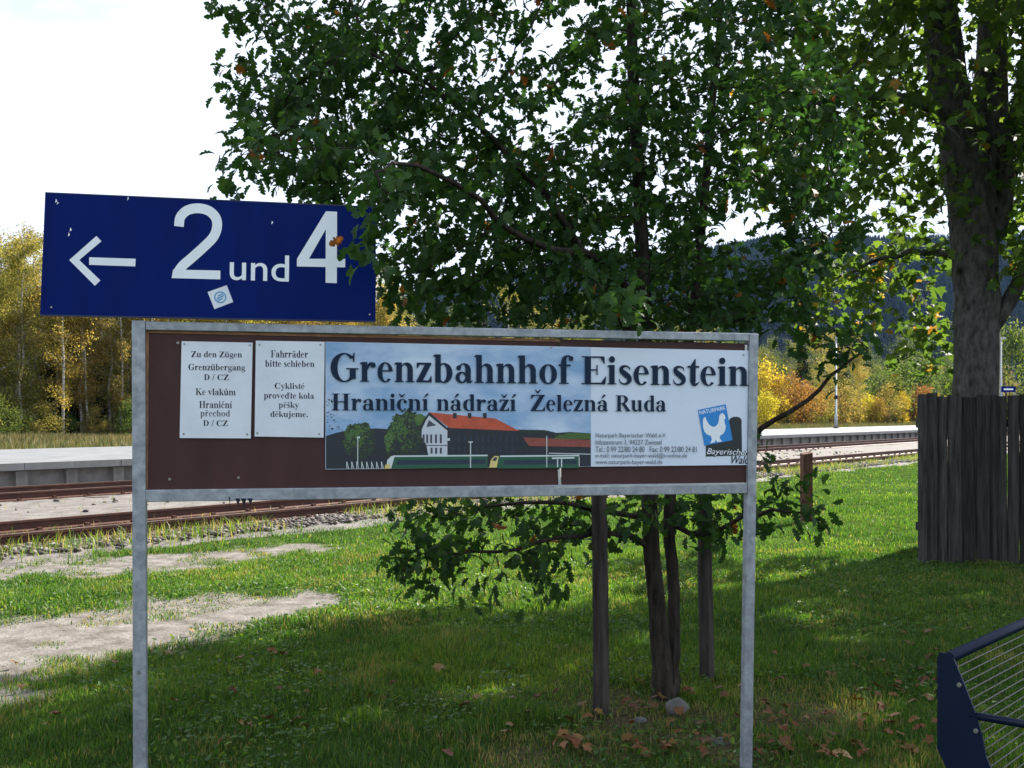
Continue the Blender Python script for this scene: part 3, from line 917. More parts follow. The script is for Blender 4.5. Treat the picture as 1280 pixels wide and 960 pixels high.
def shrub_proto(seed, h, wid, mk, nl=3600, stems=6):
    r = np.random.default_rng(seed)
    mb = MB()
    P_, D_ = [], []
    cl = 26
    for k in range(stems):
        an = r.uniform(0, 6.28)
        e = np.array([math.cos(an) * wid * r.uniform(.2, .8), math.sin(an) * wid * r.uniform(.2, .8), h * r.uniform(.6, .95)])
        mb.tube([(0, 0, -.1), e * .5 + r.normal(0, .1, 3), e], [.05, .03, .01], 4, False)
    for k in range(cl):
        fz = r.random()
        an, rd = r.uniform(0, 6.28), math.sqrt(r.random()) * wid * (0.45 + 0.75 * math.sin(math.pi * min(1, fz * .85 + .12)))
        c = np.array([math.cos(an) * rd, math.sin(an) * rd, h * (0.08 + 0.84 * fz)])
        m_ = nl // cl
        P_.append(c + r.normal(0, 1, (m_, 3)) * np.array([wid * .2, wid * .2, h * .085]))
        D_.append(r.normal(0, 1, (m_, 3)))
    p, d = np.vstack(P_), np.vstack(D_)
    p[:, 2] = np.maximum(p[:, 2], 0.05)
    d /= np.linalg.norm(d, axis=1)[:, None]
    a, nn = leaf_frames(p, d, r, .6, .2)
    v, f, t = leaves_np(leaf_template('dia'), p, a, nn, r.uniform(.12, .24, len(p)), r.random(len(p)))
    return mb.mesh('stems', M['darkbark']), npmesh('crown', v, f, WM[mk], tint=t)
PRO = {'birch': [birch_proto(1, 15, 'yellow'), birch_proto(2, 15, 'yellowgreen'), birch_proto(3, 15, 'yellow', 6500, 1.4, .22), birch_proto(4, 15, 'green', 9000, 2.0), birch_proto(14, 15, 'yellowgreen', 9500, 2.1, .1)],
       'spruce': [spruce_proto(5, 15), spruce_proto(6, 15)],
       'shrub': [shrub_proto(7, 5, 2.0, 'green'), shrub_proto(8, 5, 2.0, 'orange'), shrub_proto(9, 5, 1.8, 'gold', 3000), shrub_proto(10, 5, 2.2, 'yellowgreen'), shrub_proto(11, 5, 2.3, 'green', 4400)]}
LAB = {('birch', 0): ('slender birch with yellow autumn crown in the far woodland', 'yellow birches in the woodland'),
       ('birch', 1): ('birch with yellow-green crown in the far woodland', 'yellow-green birches in the woodland'),
       ('birch', 2): ('thin sparse yellow birch with bare white trunk', 'sparse birches in the woodland'),
       ('birch', 3): ('green broad-crowned tree in the far woodland', 'green trees in the woodland'),
       ('birch', 4): ('dense olive-green tree in the far woodland', 'olive trees in the woodland'),
       ('spruce', 0): ('dark green spruce with pointed top', 'spruces in the woodland'),
       ('spruce', 1): ('dark green narrow spruce', 'narrow spruces in the woodland'),
       ('shrub', 0): ('green bush along the woodland foot', 'green bushes at the woodland edge'),
       ('shrub', 1): ('orange-brown autumn bush along the woodland foot', 'orange bushes at the woodland edge'),
       ('shrub', 2): ('golden yellow bush along the woodland foot', 'golden bushes at the woodland edge'),
       ('shrub', 3): ('yellow-green bush along the woodland foot', 'yellow-green bushes at the woodland edge'),
       ('shrub', 4): ('large dense green bush along the woodland foot', 'large green bushes at the woodland edge')}
NMS = {'birch': 'birch_tree', 'spruce': 'spruce_tree', 'shrub': 'bush'}
rw = random.Random(4)
def plant(kind, k, t, c, h, wide=1.0):
    tm, cm_ = PRO[kind][k]
    x, y = xy_of(t, c)
    e = empty(NMS[kind] if (kind, k) not in (('birch', 3), ('birch', 4)) else 'broadleaf_tree', (x, y, 0), rw.uniform(0, 6.28))
    hs = h / (5.0 if kind == 'shrub' else 15.0)
    e.scale = (hs * wide, hs * wide, hs)
    u = 640 + F * x / y
    where = ', at the left edge' if u < 175 else ', behind sign and oak' if u < 940 else ', right of the sign' if u < 1190 else ', right of the maple trunk'
    lab, grp = LAB[(kind, k)]
    tag(e, lab + where, 'bush' if kind == 'shrub' else 'tree', grp + where)
    link(bpy.data.objects.new('stems' if kind == 'shrub' else 'trunk', tm), e)
    link(bpy.data.objects.new('crown', cm_), e)
# left stand, dense (picture left edge to the post)
for row, c in enumerate((66.5, 69, 72, 76, 80, 85)):
    t = 24.0 + row * 0.7
    while t < 66:
        z = rw.random()
        if row >= 2 and z < 0.12: plant('spruce', rw.randint(0, 1), t, c + rw.uniform(-1.3, 1.3), rw.uniform(13, 17))
        else: plant('birch', rw.choice([0, 0, 1, 1, 2, 2, 4] if row < 3 else [1, 3, 4, 3]), t, c + rw.uniform(-1.3, 1.3), rw.uniform(11.5, 15.8))
        t += rw.uniform(1.5, 2.5)
# taller trees on the right and middle
for row, c in enumerate((72, 79, 88)):
    t = 68.0 + row * 2
    while t < 330:
        z = rw.random()
        if z < 0.28: plant('spruce', rw.randint(0, 1), t, c + rw.uniform(-2.5, 2.5), rw.uniform(10, 19))
        else: plant('birch', rw.choice([1, 3, 3, 4, 3, 4] if t > 120 else [3, 3, 4]), t, c + rw.uniform(-2.5, 2.5), rw.uniform(10, 16.5), 1.25)
        t += rw.uniform(3.6, 6.6) * (1 + t / 300)
# low growth along the edge
t = 24.0
while t < 300:
    left = t < 66
    k = rw.choice([0, 0, 4, 3] if left else [0, 1, 0, 2, 3, 3, 4, 4, 1])
    plant('shrub', k, t, 64.5 + rw.uniform(-1.5, 2.5), rw.uniform(1.6, 3.4) if left else rw.uniform(2.0, 5.5), rw.uniform(.9, 1.4))
    t += rw.uniform(1.6, 2.8) if left else rw.uniform(2.2, 4.6) * (1 + t / 300)
plant('spruce', 0, 46.8, 66.0, 6.2, 1.35)
plant('spruce', 1, 48.6, 66.8, 5.0, 1.5)
plant('shrub', 2, 52.2, 64.0, 4.8, 1.0)
plant('shrub', 2, 50.9, 63.5, 3.0, 0.9)
plant('spruce', 0, 34.5, 84, 18.5)
plant('spruce', 1, 31.8, 86, 17.5)
def at_u(kind, k, u, c, h, wide=1.0):
    y = c / (TX - (u - 640) / F * TY)
    t_, _ = tc_of((u - 640) / F * y, y)
    plant(kind, k, t_, c, h, wide)
for (kd, k, u, c, h, wd_) in (('shrub', 2, 964, 63, 8.6, .85), ('shrub', 1, 985, 62, 7.0, 1.0), ('shrub', 2, 957, 61, 4.5, 1.0), ('shrub', 1, 1003, 62, 6.0, 1.1), ('shrub', 3, 1022, 61, 4.5, 1.0), ('birch', 1, 1066, 64, 15.0, .9), ('birch', 0, 1075, 63, 12.0, .8),
                            ('shrub', 3, 1056, 60, 6.0, 1.0), ('shrub', 2, 1088, 60, 4.5, .9), ('shrub', 0, 1100, 63, 9.5, 1.1), ('shrub', 4, 1120, 64, 11.0, 1.0), ('shrub', 3, 1109, 59, 6.5, .8), ('shrub', 2, 1128, 58, 5.2, .6), ('shrub', 1, 1096, 59, 4.0, 1.0), ('shrub', 4, 1143, 64, 12.0, .9), ('shrub', 1, 1150, 60, 6.5, .9), ('shrub', 0, 1170, 62, 11.0, 1.0), ('spruce', 0, 1112, 70, 14.0, 1.2), ('birch', 3, 1135, 70, 20.0, 1.2), ('birch', 4, 1010, 70, 16.0, 1.1), ('shrub', 4, 1262, 62, 22.0, .8), ('birch', 3, 1240, 66, 26.0, 1.0)):
    at_u(kd, k, u, c, h, wd_)
# dry scrub strip in front of the woodland
n = 70000
tt = rng.uniform(15, 330, n); tt = 15 + (tt - 15) * rng.random(n)
cc = rng.uniform(29.5, 67, n)
cc = np.where(rng.random(n) < .5, rng.uniform(58, 67, n), cc)
x, y = xy_of(tt, cc)
hgt = rng.uniform(.12, .5, n) * (0.5 + fbm(tt * .3, cc * .3, 31))
ang = rng.uniform(0, 6.28, n); wd = rng.uniform(.015, .05, n)
lean = rng.normal(0, .18, (n, 2))
b0 = np.stack([x - np.cos(ang) * wd, y - np.sin(ang) * wd, 0 * x], 1); b1 = np.stack([x + np.cos(ang) * wd, y + np.sin(ang) * wd, 0 * x], 1)
tp = np.stack([x + lean[:, 0] * hgt, y + lean[:, 1] * hgt, hgt], 1)
v = np.stack([b0, b1, tp], 1).reshape(-1, 3)
M['scrub'] = leafmat('dry_scrub', [(0, (0.05, 0.07, 0.022)), (.5, (0.12, 0.11, 0.05)), (1, (0.22, 0.165, 0.085))], trans=.25, rough=.9, tgain=1.2)
o = link(bpy.data.objects.new('dry_scrub', npmesh('dry_scrub', v, np.arange(3 * n).reshape(-1, 3), M['scrub'], tint=np.repeat(rng.random(n), 3))))
tag(o, 'dry yellowish grass and scrub between platform and woodland', 'scrub', kind='stuff')

# ------------------------------------------------------------------ lawn
def blades(x, y, h, wdt, rs, tint):
    n = len(x)
    z = ground_z(x, y) - 0.004
    an = rs.uniform(0, 6.28, n)
    ca, sa = np.cos(an) * wdt / 2, np.sin(an) * wdt / 2
    la = rs.uniform(0, 6.28, n)
    lk = np.abs(rs.normal(0.35, .28, n))
    lx, ly = np.cos(la) * lk * h, np.sin(la) * lk * h
    v = np.stack([np.stack([x - ca, y - sa, z], 1), np.stack([x + ca, y + sa, z], 1),
                  np.stack([x - ca * .75 + lx * .35, y - sa * .75 + ly * .35, z + h * .6], 1), np.stack([x + ca * .75 + lx * .35, y + sa * .75 + ly * .35, z + h * .6], 1),
                  np.stack([x + lx, y + ly, z + h * (1 - .25 * lk)], 1)], 1)
    f = np.array([(0, 1, 3), (0, 3, 2), (2, 3, 4)])
    return v.reshape(-1, 3), (f[None] + (np.arange(n) * 5)[:, None, None]).reshape(-1, 3), np.repeat(tint, 5)
def lawn_points(n, d0, d1, rs):
    d = np.sqrt(rs.uniform(d0 * d0, d1 * d1, n))
    x = rs.uniform(-0.53, 0.53, n) * d
    return x, d
M['grass'] = leafmat('grass', [(0, (0.013, 0.042, 0.009)), (.5, (0.048, 0.112, 0.016)), (.82, (0.150, 0.215, 0.028)), (.93, (0.17, 0.15, 0.05)), (1, (0.22, 0.17, 0.085))], trans=.45, rough=.5, tgain=1.9)
rs = np.random.default_rng(21)
parts = []
for (n, d0, d1, h0, h1, wd) in ((190000, 4.0, 7.5, .02, .08, .0048), (170000, 7.5, 12, .025, .075, .0075), (110000, 11.5, 20, .025, .07, .011), (80000, 17, 34, .025, .07, .018)):
    x, y = lawn_points(n, d0, d1, rs)
    t, c = tc_of(x, y)
    edge = 11.5 + (fbm(t * .9, 0 * t + .3, 21) - .5) * .9
    so_ = np.maximum(soil_of(x, y), humus_of(x, y) * .8)
    k = (c < edge) & ((rs.random(n) > so_ * 1.25 - 0.05 * (rs.random(n) < .5)) | ((vnoise(x * 3.1, y * 3.1, 71) > .74) & (rs.random(n) < .45) & (y > 6)))
    x, y, so_ = x[k], y[k], so_[k]
    cl = vnoise(x * 2.6, y * 2.6, 41) * .6 + vnoise(x * 7, y * 7, 42) * .4
    h = rs.uniform(h0, h1, len(x)) * (0.3 + 1.5 * cl ** 1.5) * (1 - .5 * so_)
    tn = np.clip(rs.normal(.42, .16, len(x)) + (fbm(x * .8, y * .8, 51) - .5) * .55, 0, .88)
    dry = np.clip((fbm(x * 2.2, y * 2.2, 77) - .56) * 5, 0, 1)
    tn = np.where(rs.random(len(x)) < .03 + .2 * so_ + .35 * dry * (y < 12), rs.uniform(.9, 1, len(x)), tn)
    parts.append(blades(x, y, h, np.full(len(x), wd) * rs.uniform(.7, 1.3, len(x)), rs, tn))
# rank growth and dry stalks along the near rail
n = 14000
t = rs.uniform(-6, 40, n); c = 11.6 + np.abs(rs.normal(0, .35, n)) * np.where(rs.random(n) < .5, -1, 1)
kk = vnoise(t * 1.2, 0 * t, 61) > .35
x, y = xy_of(t[kk], c[kk])
parts.append(blades(x, y, rs.uniform(.08, .28, len(x)), np.full(len(x), .012), rs, np.where(rs.random(len(x)) < .4, rs.uniform(.9, 1, len(x)), rs.uniform(.3, .8, len(x)))))
n = 2500
t = rs.uniform(-6, 40, n); c = np.where(rs.random(n) < .5, rs.uniform(12.3, 13.4, n), rs.uniform(13.8, 18, n))
x, y = xy_of(t, c)
parts.append(blades(x, y, rs.uniform(.06, .2, n), np.full(n, .012), rs, np.where(rs.random(n) < .7, rs.uniform(.9, 1, n), .6)))
# broad-leaved weeds and clover in patches
n = 26000
x, y = lawn_points(n, 4.0, 11, rs)
k = (fbm(x * 1.3, y * 1.3, 91) > .52) & (rs.random(n) > soil_of(x, y) * 1.1)
x, y = x[k], y[k]
n = len(x)
wa = rs.normal(0, 1, (n, 3)); wa[:, 2] = np.abs(wa[:, 2]) * .35; wa /= np.linalg.norm(wa, axis=1)[:, None]
wnn = np.array([0, 0, 1.0]) + rs.normal(0, .3, (n, 3)); wnn -= wa * (wnn * wa).sum(1)[:, None]; wnn /= np.linalg.norm(wnn, axis=1)[:, None]
parts.append(leaves_np(leaf_template('simple'), np.stack([x, y, ground_z(x, y) + rs.uniform(.015, .05, n)], 1), wa, wnn, rs.uniform(.018, .045, n), np.clip(rs.normal(.42, .15, n), 0, .8)))
vv_, ff_, tt_, b = [], [], [], 0
for v, f, t in parts:
    vv_.append(v); ff_.append(f + b); tt_.append(t); b += len(v)
o = link(bpy.data.objects.new('grass', npmesh('grass', np.vstack(vv_), np.vstack(ff_), M['grass'], tint=np.concatenate(tt_))))
tag(o, 'green lawn with longer tufts and dry blades around the sign', 'grass', kind='stuff')
print('GRASS tris', sum(len(f) for f in ff_))

# ------------------------------------------------------------------ dark fence at the right
M['fence'] = mat('weathered_fence', (0.052, 0.051, 0.046), 0.9, col2=(0.014, 0.0145, 0.013), vscale=1.5, stretch=(22, 22, 1.6), bump=.9, bscale=1.6, spec=.15, obj_var=.4, detail=7)
FD = 10.9
fx = P(1147, 0, FD).x
fe = empty('plank_fence', (fx, FD, 0), R(1.5))
tag(fe, 'tall dark weathered fence of rough vertical planks below the maple', 'fence')
r_ = random.Random(3)
x = 0.0
while x < 3.6:
    wdt = r_.uniform(.085, .16)
    h = 1.80 + r_.uniform(-.025, .03)
    th = r_.uniform(.018, .035)
    yo = r_.uniform(-.012, .012)
    mb = MB()
    zs = np.linspace(-.05, h, 9)
    # live-edged plank: uneven outline, rounded slab front
    rows = []
    for i, z in enumerate(zs):
        l_, q_ = r_.uniform(-.005, .003), r_.uniform(-.003, .005)
        tw = r_.uniform(-.004, .004)
        rows.append([(x + .004 + l_, -th * .55 + yo, z), (x + wdt * .3 + l_, -th - .012 + yo + tw, z), (x + wdt * .7 + q_, -th - .012 + yo - tw, z), (x + wdt - .004 + q_, -th * .55 + yo, z), (x + wdt - .004 + q_, yo + .004, z), (x + .004 + l_, yo + .004, z)])
    for i in range(8):
        for k in range(6):
            j = (k + 1) % 6
            mb.poly([rows[i][k], rows[i][j], rows[i + 1][j], rows[i + 1][k]], k in (0, 1, 2))
    mb.poly(rows[-1]); mb.poly(rows[0][::-1])
    mb.build('plank', M['fence'], fe)
    x += wdt + r_.choice([-.004, -.003, -.002, .001])
for z in (.35, 1.45):
    mb = MB(); mb.box(0.02, .045, z, 3.6, .095, z + .09); mb.build('cross_rail', M['fence'], fe)
for xx in (.2, 2.0, 3.5):
    mb = MB(); mb.box(xx, .10, -.1, xx + .1, .2, 1.75); mb.build('fence_post', M['fence'], fe)
# ------------------------------------------------------------------ stakes of the young tree, stump post
M['stake'] = mat('stake_wood', (0.075, 0.066, 0.058), 0.9, col2=(0.024, 0.021, 0.019), vscale=1.5, stretch=(22, 22, 2.0), bump=1.0, bscale=1.7, spec=.15)
def stake(label, u0, v0, d, u1, v1, r0):
    b = P(u0, v0, d); b.z = 0
    e = empty('tree_stake', b)
    tag(e, label, 'stake', 'stakes of the young oak')
    tpv = P(u1, v1, d) - b
    mb = MB()
    pts = [Vector((0, 0, -.15))] + [tpv * k + Vector((random.uniform(-.004, .004), random.uniform(-.004, .004), 0)) for k in (0, .2, .4, .6, .8, .97, 1.0)]
    mb.tube(pts, [r0 * 1.03, r0 * 1.03, r0, r0 * .99, r0 * .98, r0 * .96, r0 * .95, r0 * .85], 12)
    mb.build('shaft', M['stake'], e)
    mb = MB()
    c = tpv * .985
    mb.tube([c + Vector((0, 0, -.045)), c + Vector((0, 0, -.005))], [r0 * 1.07, r0 * 1.07], 12, False)
    mb.build('strap', M['ink'], e)
stake('grey round wooden stake left of the young oak stems', 752, 893, 5.44, 747, 505, .043)
stake('brown round wooden stake right of the young oak stems', 884, 850, 6.15, 878, 520, .044)
M['redwood'] = mat('old_reddish_wood', (0.15, 0.075, 0.05), 0.9, col2=(0.06, 0.033, 0.025), vscale=1.3, stretch=(16, 16, 3), bump=.6, bscale=2, spec=.15)
e = empty('boundary_post', (P(1008, 0, 15.0).x, 15.0, 0))
tag(e, 'short rotting reddish wooden post standing in the lawn before the tracks', 'post')
mb = MB(); w_ = .075
mb.hexa([(-w_, -w_, -.1), (w_, -w_, -.1), (w_, w_, -.1), (-w_, w_, -.1), (-w_ * .9, -w_, 1.0), (w_, -w_, 1.03), (w_ * .9, w_, 1.05), (-w_, w_, 1.02)])
mb.build('shaft', M['redwood'], e, .008)
mb = MB(); mb.box(-.079, -.079, .30, .079, .079, .34); mb.build('band', M['rust'], e)
# ------------------------------------------------------------------ platform lamps and station sign
M['lamp'] = mat('lamp_grey', (0.30, 0.33, 0.34), .5, .3, var=.1)
M['lens'] = mat('lamp_lens', (0.7, 0.72, 0.74), .3)
def lamp(label, u, d, h):
    x = (u - 640) / F * d
    e = empty('platform_lamp', (x, d, PZ), TROT)
    tag(e, label, 'lamp post', 'lamps on the far platform')
    mb = MB(); mb.tube([(0, 0, 0), (0, 0, .9), (0, 0, .92), (0, 0, h)], [.12, .11, .08, .06], 8); mb.build('pole', M['lamp'], e)
    mb = MB(); mb.tube([(0, 0, h - .05), (.12, 0, h + .12), (.5, 0, h + .2)], [.05, .05, .045], 6); mb.build('arm', M['lamp'], e)
    mb = MB(); mb.prism([(.3, -.16, h + .14), (1.1, -.13, h + .16), (1.1, .13, h + .16), (.3, .16, h + .14)], (0, 0, .14)); hd = mb.build('head', M['lamp'], e, .03)
    mb = MB(); mb.box(.4, -.11, h + .125, 1.0, .11, h + .15); mb.build('lens', M['lens'], hd)
    mb = MB(); mb.tube([(0, 0, 2.0), (0, 0, 2.25)], [.13, .13], 8); mb.build('clamp', M['ink'], e)
    mb = MB(); mb.tube([(0, 0, 0), (0, 0, .05)], [.2, .2], 8); mb.build('base_plate', M['ink'], e)
lamp('grey platform lamp post seen between the sign and the fence', 1045, 70, 6.0)
lamp('grey platform lamp post with curved head right of the maple trunk', 1251.5, 96, 7.9)
sx = (1258 - 640) / F * 96
e = empty('platform_name_sign', (sx, 95.6, PZ), R(8))
tag(e, 'small blue sign on the far platform right of the maple trunk', 'sign')
mb = MB(); mb.box(-.72, -.04, 3.0, .72, .04, 3.55); mb.build('panel', M['blue'], e)
mb = MB(); mb.box(-.5, -.05, 3.2, .45, -.042, 3.34); mb.build('lettering_bar', M['white'], e)
for q in (-.6, .6):
    mb = MB(); mb.tube([(q, .06, 0), (q, .06, 3.5)], .03, 6); mb.build('leg', M['lamp'], e)
# ------------------------------------------------------------------ air
hzm = bpy.data.materials.new('haze')
hzm.use_nodes = True
hn = hzm.node_tree.nodes
hn.remove(hn['Principled BSDF'])
pv = hn.new('ShaderNodeVolumePrincipled')
pv.inputs['Color'].default_value = (0.30, 0.50, 1.0, 1)
pv.inputs['Density'].default_value = 0.000025
pv.inputs['Anisotropy'].default_value = 0.0
hzm.node_tree.links.new(pv.outputs[0], hn['Material Output'].inputs['Volume'])
mb = MB(); mb.box(-3650, -450, -9, 3650, 4650, 430)
o = mb.build('haze', hzm)
tag(o, 'thin bluish autumn haze over the whole valley', 'haze', kind='stuff')
# ------------------------------------------------------------------ serif lettering
def _circ(cx, cy, r, n=14): return [(cx + r * math.cos(2 * math.pi * i / n), cy + r * math.sin(2 * math.pi * i / n)) for i in range(n)]
def _rect(x0, y0, x1, y1): return [(x0, y0), (x1, y0), (x1, y1), (x0, y1)]
def _arc(cx, cy, rx, ry, icx, icy, irx, iry, a0, a1, n=22):
    out = []
    for i in range(n):
        a, b = R(a0 + (a1 - a0) * i / n), R(a0 + (a1 - a0) * (i + 1) / n)
        out.append([(cx + rx * math.cos(a), cy + ry * math.sin(a)), (cx + rx * math.cos(b), cy + ry * math.sin(b)),
                    (icx + irx * math.cos(b), icy + iry * math.sin(b)), (icx + irx * math.cos(a), icy + iry * math.sin(a))])
    return out
def _stroke(pw, sub=5):
    """smooth stroke through (x, y, width)"""
    P_ = [np.array(p, float) for p in pw]
    P_ = [2 * P_[0] - P_[1]] + P_ + [2 * P_[-1] - P_[-2]]
    pts = []
    for i in range(1, len(P_) - 2):
        for k in range(sub):
            t = k / sub
            p0, p1, p2, p3 = P_[i - 1:i + 3]
            pts.append(0.5 * (2 * p1 + (p2 - p0) * t + (2 * p0 - 5 * p1 + 4 * p2 - p3) * t * t + (3 * p1 - p0 - 3 * p2 + p3) * t ** 3))
    pts.append(P_[-2])
    pts = np.array(pts)
    d = np.gradient(pts[:, :2], axis=0)
    nn = np.stack([-d[:, 1], d[:, 0]], 1)
    nn /= np.linalg.norm(nn, axis=1)[:, None] + 1e-9
    Lp, Rp = pts[:, :2] + nn * pts[:, 2:3] / 2, pts[:, :2] - nn * pts[:, 2:3] / 2
    return [[tuple(Rp[i]), tuple(Rp[i + 1]), tuple(Lp[i + 1]), tuple(Lp[i])] for i in range(len(pts) - 1)]
def _flag(x, y): return [(x - 48, y - 52), (x + 4, y - 60), (x + 4, y), (x - 48, y - 22)]
def _stem(x, y0, y1, w=142, bot=True, flag=True):
    o = [[_rect(x, y0, x + w, y1)]]
    if bot: o.append([_rect(x - 46, y0, x + w + 46, y0 + 28)])
    if flag: o.append([_flag(x, y1)])
    return o
def _archn(x): return [_arc(x + 270, 305, 155, 168, x + 212, 305, 73, 110, 0, 152)]
def _glyph(ch):
    """(advance, list of pieces; each piece is a list of polygons that do not overlap)"""
    xh, cap = 473, 676
    if ch == ' ': return 250, []
    if ch == 'n': return 556, _stem(65, 0, xh) + _stem(350, 0, 305, 140, True, False) + _archn(65)
    if ch == 'h': return 556, _stem(65, 0, cap) + _stem(350, 0, 305, 140, True, False) + _archn(65)
    if ch == 'm': return 833, _stem(65, 0, xh) + _stem(350, 0, 305, 140, True, False) + _archn(65) + _stem(635, 0, 305, 140, True, False) + _archn(350)
    if ch == 'u': return 556, _stem(50, 150, xh, 140, False) + _stem(338, 0, xh, 140, False) + [_arc(205, 160, 155, 172, 263, 160, 73, 108, 180, 330), [[(470, 0), (525, 25), (525, 55), (470, 60)]]]
    if ch == 'o': return 500, [_arc(250, 230, 228, 243, 250, 230, 88, 214, 0, 360, 36)]
    if ch == 'e': return 444, [_arc(222, 230, 200, 243, 232, 230, 82, 212, 12, 318, 30), [_rect(135, 250, 418, 282)]]
    if ch == 'c': return 444, [_arc(235, 230, 212, 243, 252, 230, 88, 210, 48, 322, 30), [_circ(352, 352, 66)]]
    if ch == 'a': return 500, [_arc(185, 128, 155, 140, 205, 128, 66, 100, 20, 350, 26), [_rect(285, 60, 427, 320)], _arc(255, 305, 172, 168, 225, 305, 62, 136, 0, 165), [_circ(112, 356, 64)], [[(420, 60), (300, 60), (330, 0), (420, -8), (480, 40), (470, 66), (430, 46)]]]
    if ch == 'b': return 556, _stem(65, 0, cap, 142, False) + [_arc(292, 230, 220, 243, 268, 230, 92, 205, -140, 140, 28)]
    if ch == 'd': return 556, [_arc(258, 230, 220, 243, 284, 230, 92, 205, 40, 320, 28)] + _stem(345, 0, cap, 142, False) + [[[(480, 0), (535, 14), (535, 44), (480, 50)]]]
    if ch == 'p': return 556, _stem(65, -205, xh) + [_arc(292, 230, 220, 243, 268, 230, 92, 205, -140, 140, 28)]
    if ch == 'r': return 444, _stem(65, 0, xh) + [_stroke([(195, 300, 60), (240, 390, 62), (300, 430, 80), (350, 425, 60)]), [_circ(358, 398, 66)]]
    if ch == 's': return 389, [_stroke([(318, 350, 18), (300, 412, 34), (205, 450, 46), (110, 412, 84), (108, 335, 118), (200, 255, 138), (292, 175, 132), (305, 90, 104), (230, 22, 56), (140, 18, 40), (70, 60, 34), (48, 140, 16)])]
    if ch == 't': return 333, [[_rect(90, 90, 232, xh)], [[(90, 460), (232, 460), (232, 640), (205, 640)]], [_rect(18, 428, 322, xh)], _stroke([(162, 110, 140), (178, 40, 110), (235, 18, 56), (322, 78, 22)])]
    if ch == 'f': return 333, [[_rect(75, 0, 217, 520)], [_rect(25, 0, 275, 28)], [_rect(15, 428, 325, xh)], _stroke([(146, 500, 142), (165, 610, 112), (225, 668, 52), (310, 672, 40)]), [_circ(338, 615, 62)]]
    if ch == 'z': return 444, [[_rect(32, 425, 410, xh)], [_rect(22, 0, 418, 48)], [[(245, 430), (410, 440), (190, 42), (25, 34)]], [[(32, 340), (58, 340), (110, 430), (32, 430)]], [[(392, 150), (418, 150), (418, 44), (335, 44)]]]
    if ch in 'iı': return 278, _stem(65, 0, xh) + ([[_circ(136, 606, 80)]] if ch == 'i' else [])
    if ch == 'l': return 278, _stem(65, 0, cap)
    if ch == 'j': return 333, _stem(110, 0, xh, 142, False) + [_stroke([(180, 10, 142), (165, -110, 120), (90, -185, 46), (20, -190, 40)]), [_circ(15, -150, 60)], [_circ(180, 606, 80)]]
    if ch == 'k': return 556, _stem(65, 0, cap) + [[[(205, 190), (400, 445), (440, 445), (240, 190)]], [[(240, 260), (330, 330), (545, 20), (370, 20)]], [_rect(330, 445, 500, xh)], [_rect(330, 0, 560, 26)]]
    if ch == 'g': return 500, [_arc(225, 315, 195, 160, 225, 315, 80, 132, 0, 360, 28), [[(330, 420), (480, 445), (480, 400), (350, 390)]], _stroke([(130, 180, 50), (95, 120, 100), (180, 75, 110), (360, 55, 110), (440, -30, 90), (340, -150, 60), (180, -170, 56), (60, -110, 70), (110, -10, 40)])]
    if ch == 'v': return 500, [[[(30, 450), (185, 450), (300, 150), (255, -12)]], [[(255, -12), (300, 130), (425, 450), (470, 450)]], [_rect(5, 445, 235, xh)], [_rect(320, 445, 495, xh)]]
    if ch == 'y': return 500, [[[(30, 450), (185, 450), (305, 150), (255, 0)]], [[(150, -190), (225, -80), (425, 450), (470, 450), (270, -90), (210, -200)]], [_circ(120, -140, 62)], [_rect(5, 445, 235, xh)], [_rect(320, 445, 495, xh)]]
    if ch == '.': return 250, [[_circ(125, 65, 78)]]
    if ch == '/': return 320, [[[(10, -20), (80, -20), (310, 690), (240, 690)]]]
    if ch == 'G': return 778, [_arc(385, 332, 350, 350, 400, 332, 185, 316, 42, 322, 34), [_rect(530, 62, 690, 300)], [_rect(440, 290, 762, 322)], [[(622, 470), (652, 470), (660, 690), (630, 690), (600, 600)]]]
    if ch == 'C': return 722, [_arc(375, 332, 345, 350, 395, 332, 185, 316, 38, 325, 34), [[(622, 450), (652, 450), (660, 690), (630, 690), (600, 600)]]]
    if ch == 'E': return 667, [[_rect(105, 0, 262, cap)], [_rect(20, 0, 300, 28)], [_rect(20, 648, 300, cap)], [_rect(262, 640, 605, cap)], [_rect(262, 0, 625, 40)], [_rect(262, 330, 420, 364)], [_rect(405, 225, 436, 470)], [[(600, 500), (622, 500), (612, 676), (500, 650)]], [[(640, 190), (662, 190), (636, 0), (520, 30)]]]
    if ch == 'F': return 611, [[_rect(105, 0, 262, cap)], [_rect(20, 0, 350, 28)], [_rect(20, 648, 300, cap)], [_rect(262, 640, 575, cap)], [_rect(262, 325, 420, 360)], [_rect(405, 215, 436, 470)], [[(570, 490), (592, 490), (582, 676), (470, 650)]]]
    if ch == 'H': return 778, [[_rect(105, 0, 262, cap)], [_rect(516, 0, 673, cap)], [_rect(262, 322, 516, 366)], [_rect(22, 0, 345, 28)], [_rect(433, 0, 756, 28)], [_rect(22, 648, 345, cap)], [_rect(433, 648, 756, cap)]]
    if ch == 'Z': return 667, [[_rect(50, 632, 630, cap)], [_rect(28, 0, 640, 44)], [[(420, 640), (630, 650), (240, 36), (28, 28)]], [[(40, 500), (64, 500), (170, 640), (50, 640)]], [[(628, 190), (652, 190), (640, 36), (520, 36)]]]
    if ch == 'R': return 722, [[_rect(105, 0, 262, cap)], [_rect(22, 0, 345, 28)], [_rect(22, 648, 300, cap)], _arc(330, 498, 260, 178, 330, 498, 105, 142, -90, 90), [_rect(262, 640, 335, cap)], [_rect(262, 320, 335, 356)], [[(300, 330), (450, 340), (700, 20), (520, 20)]], [_rect(505, 0, 718, 28)]]
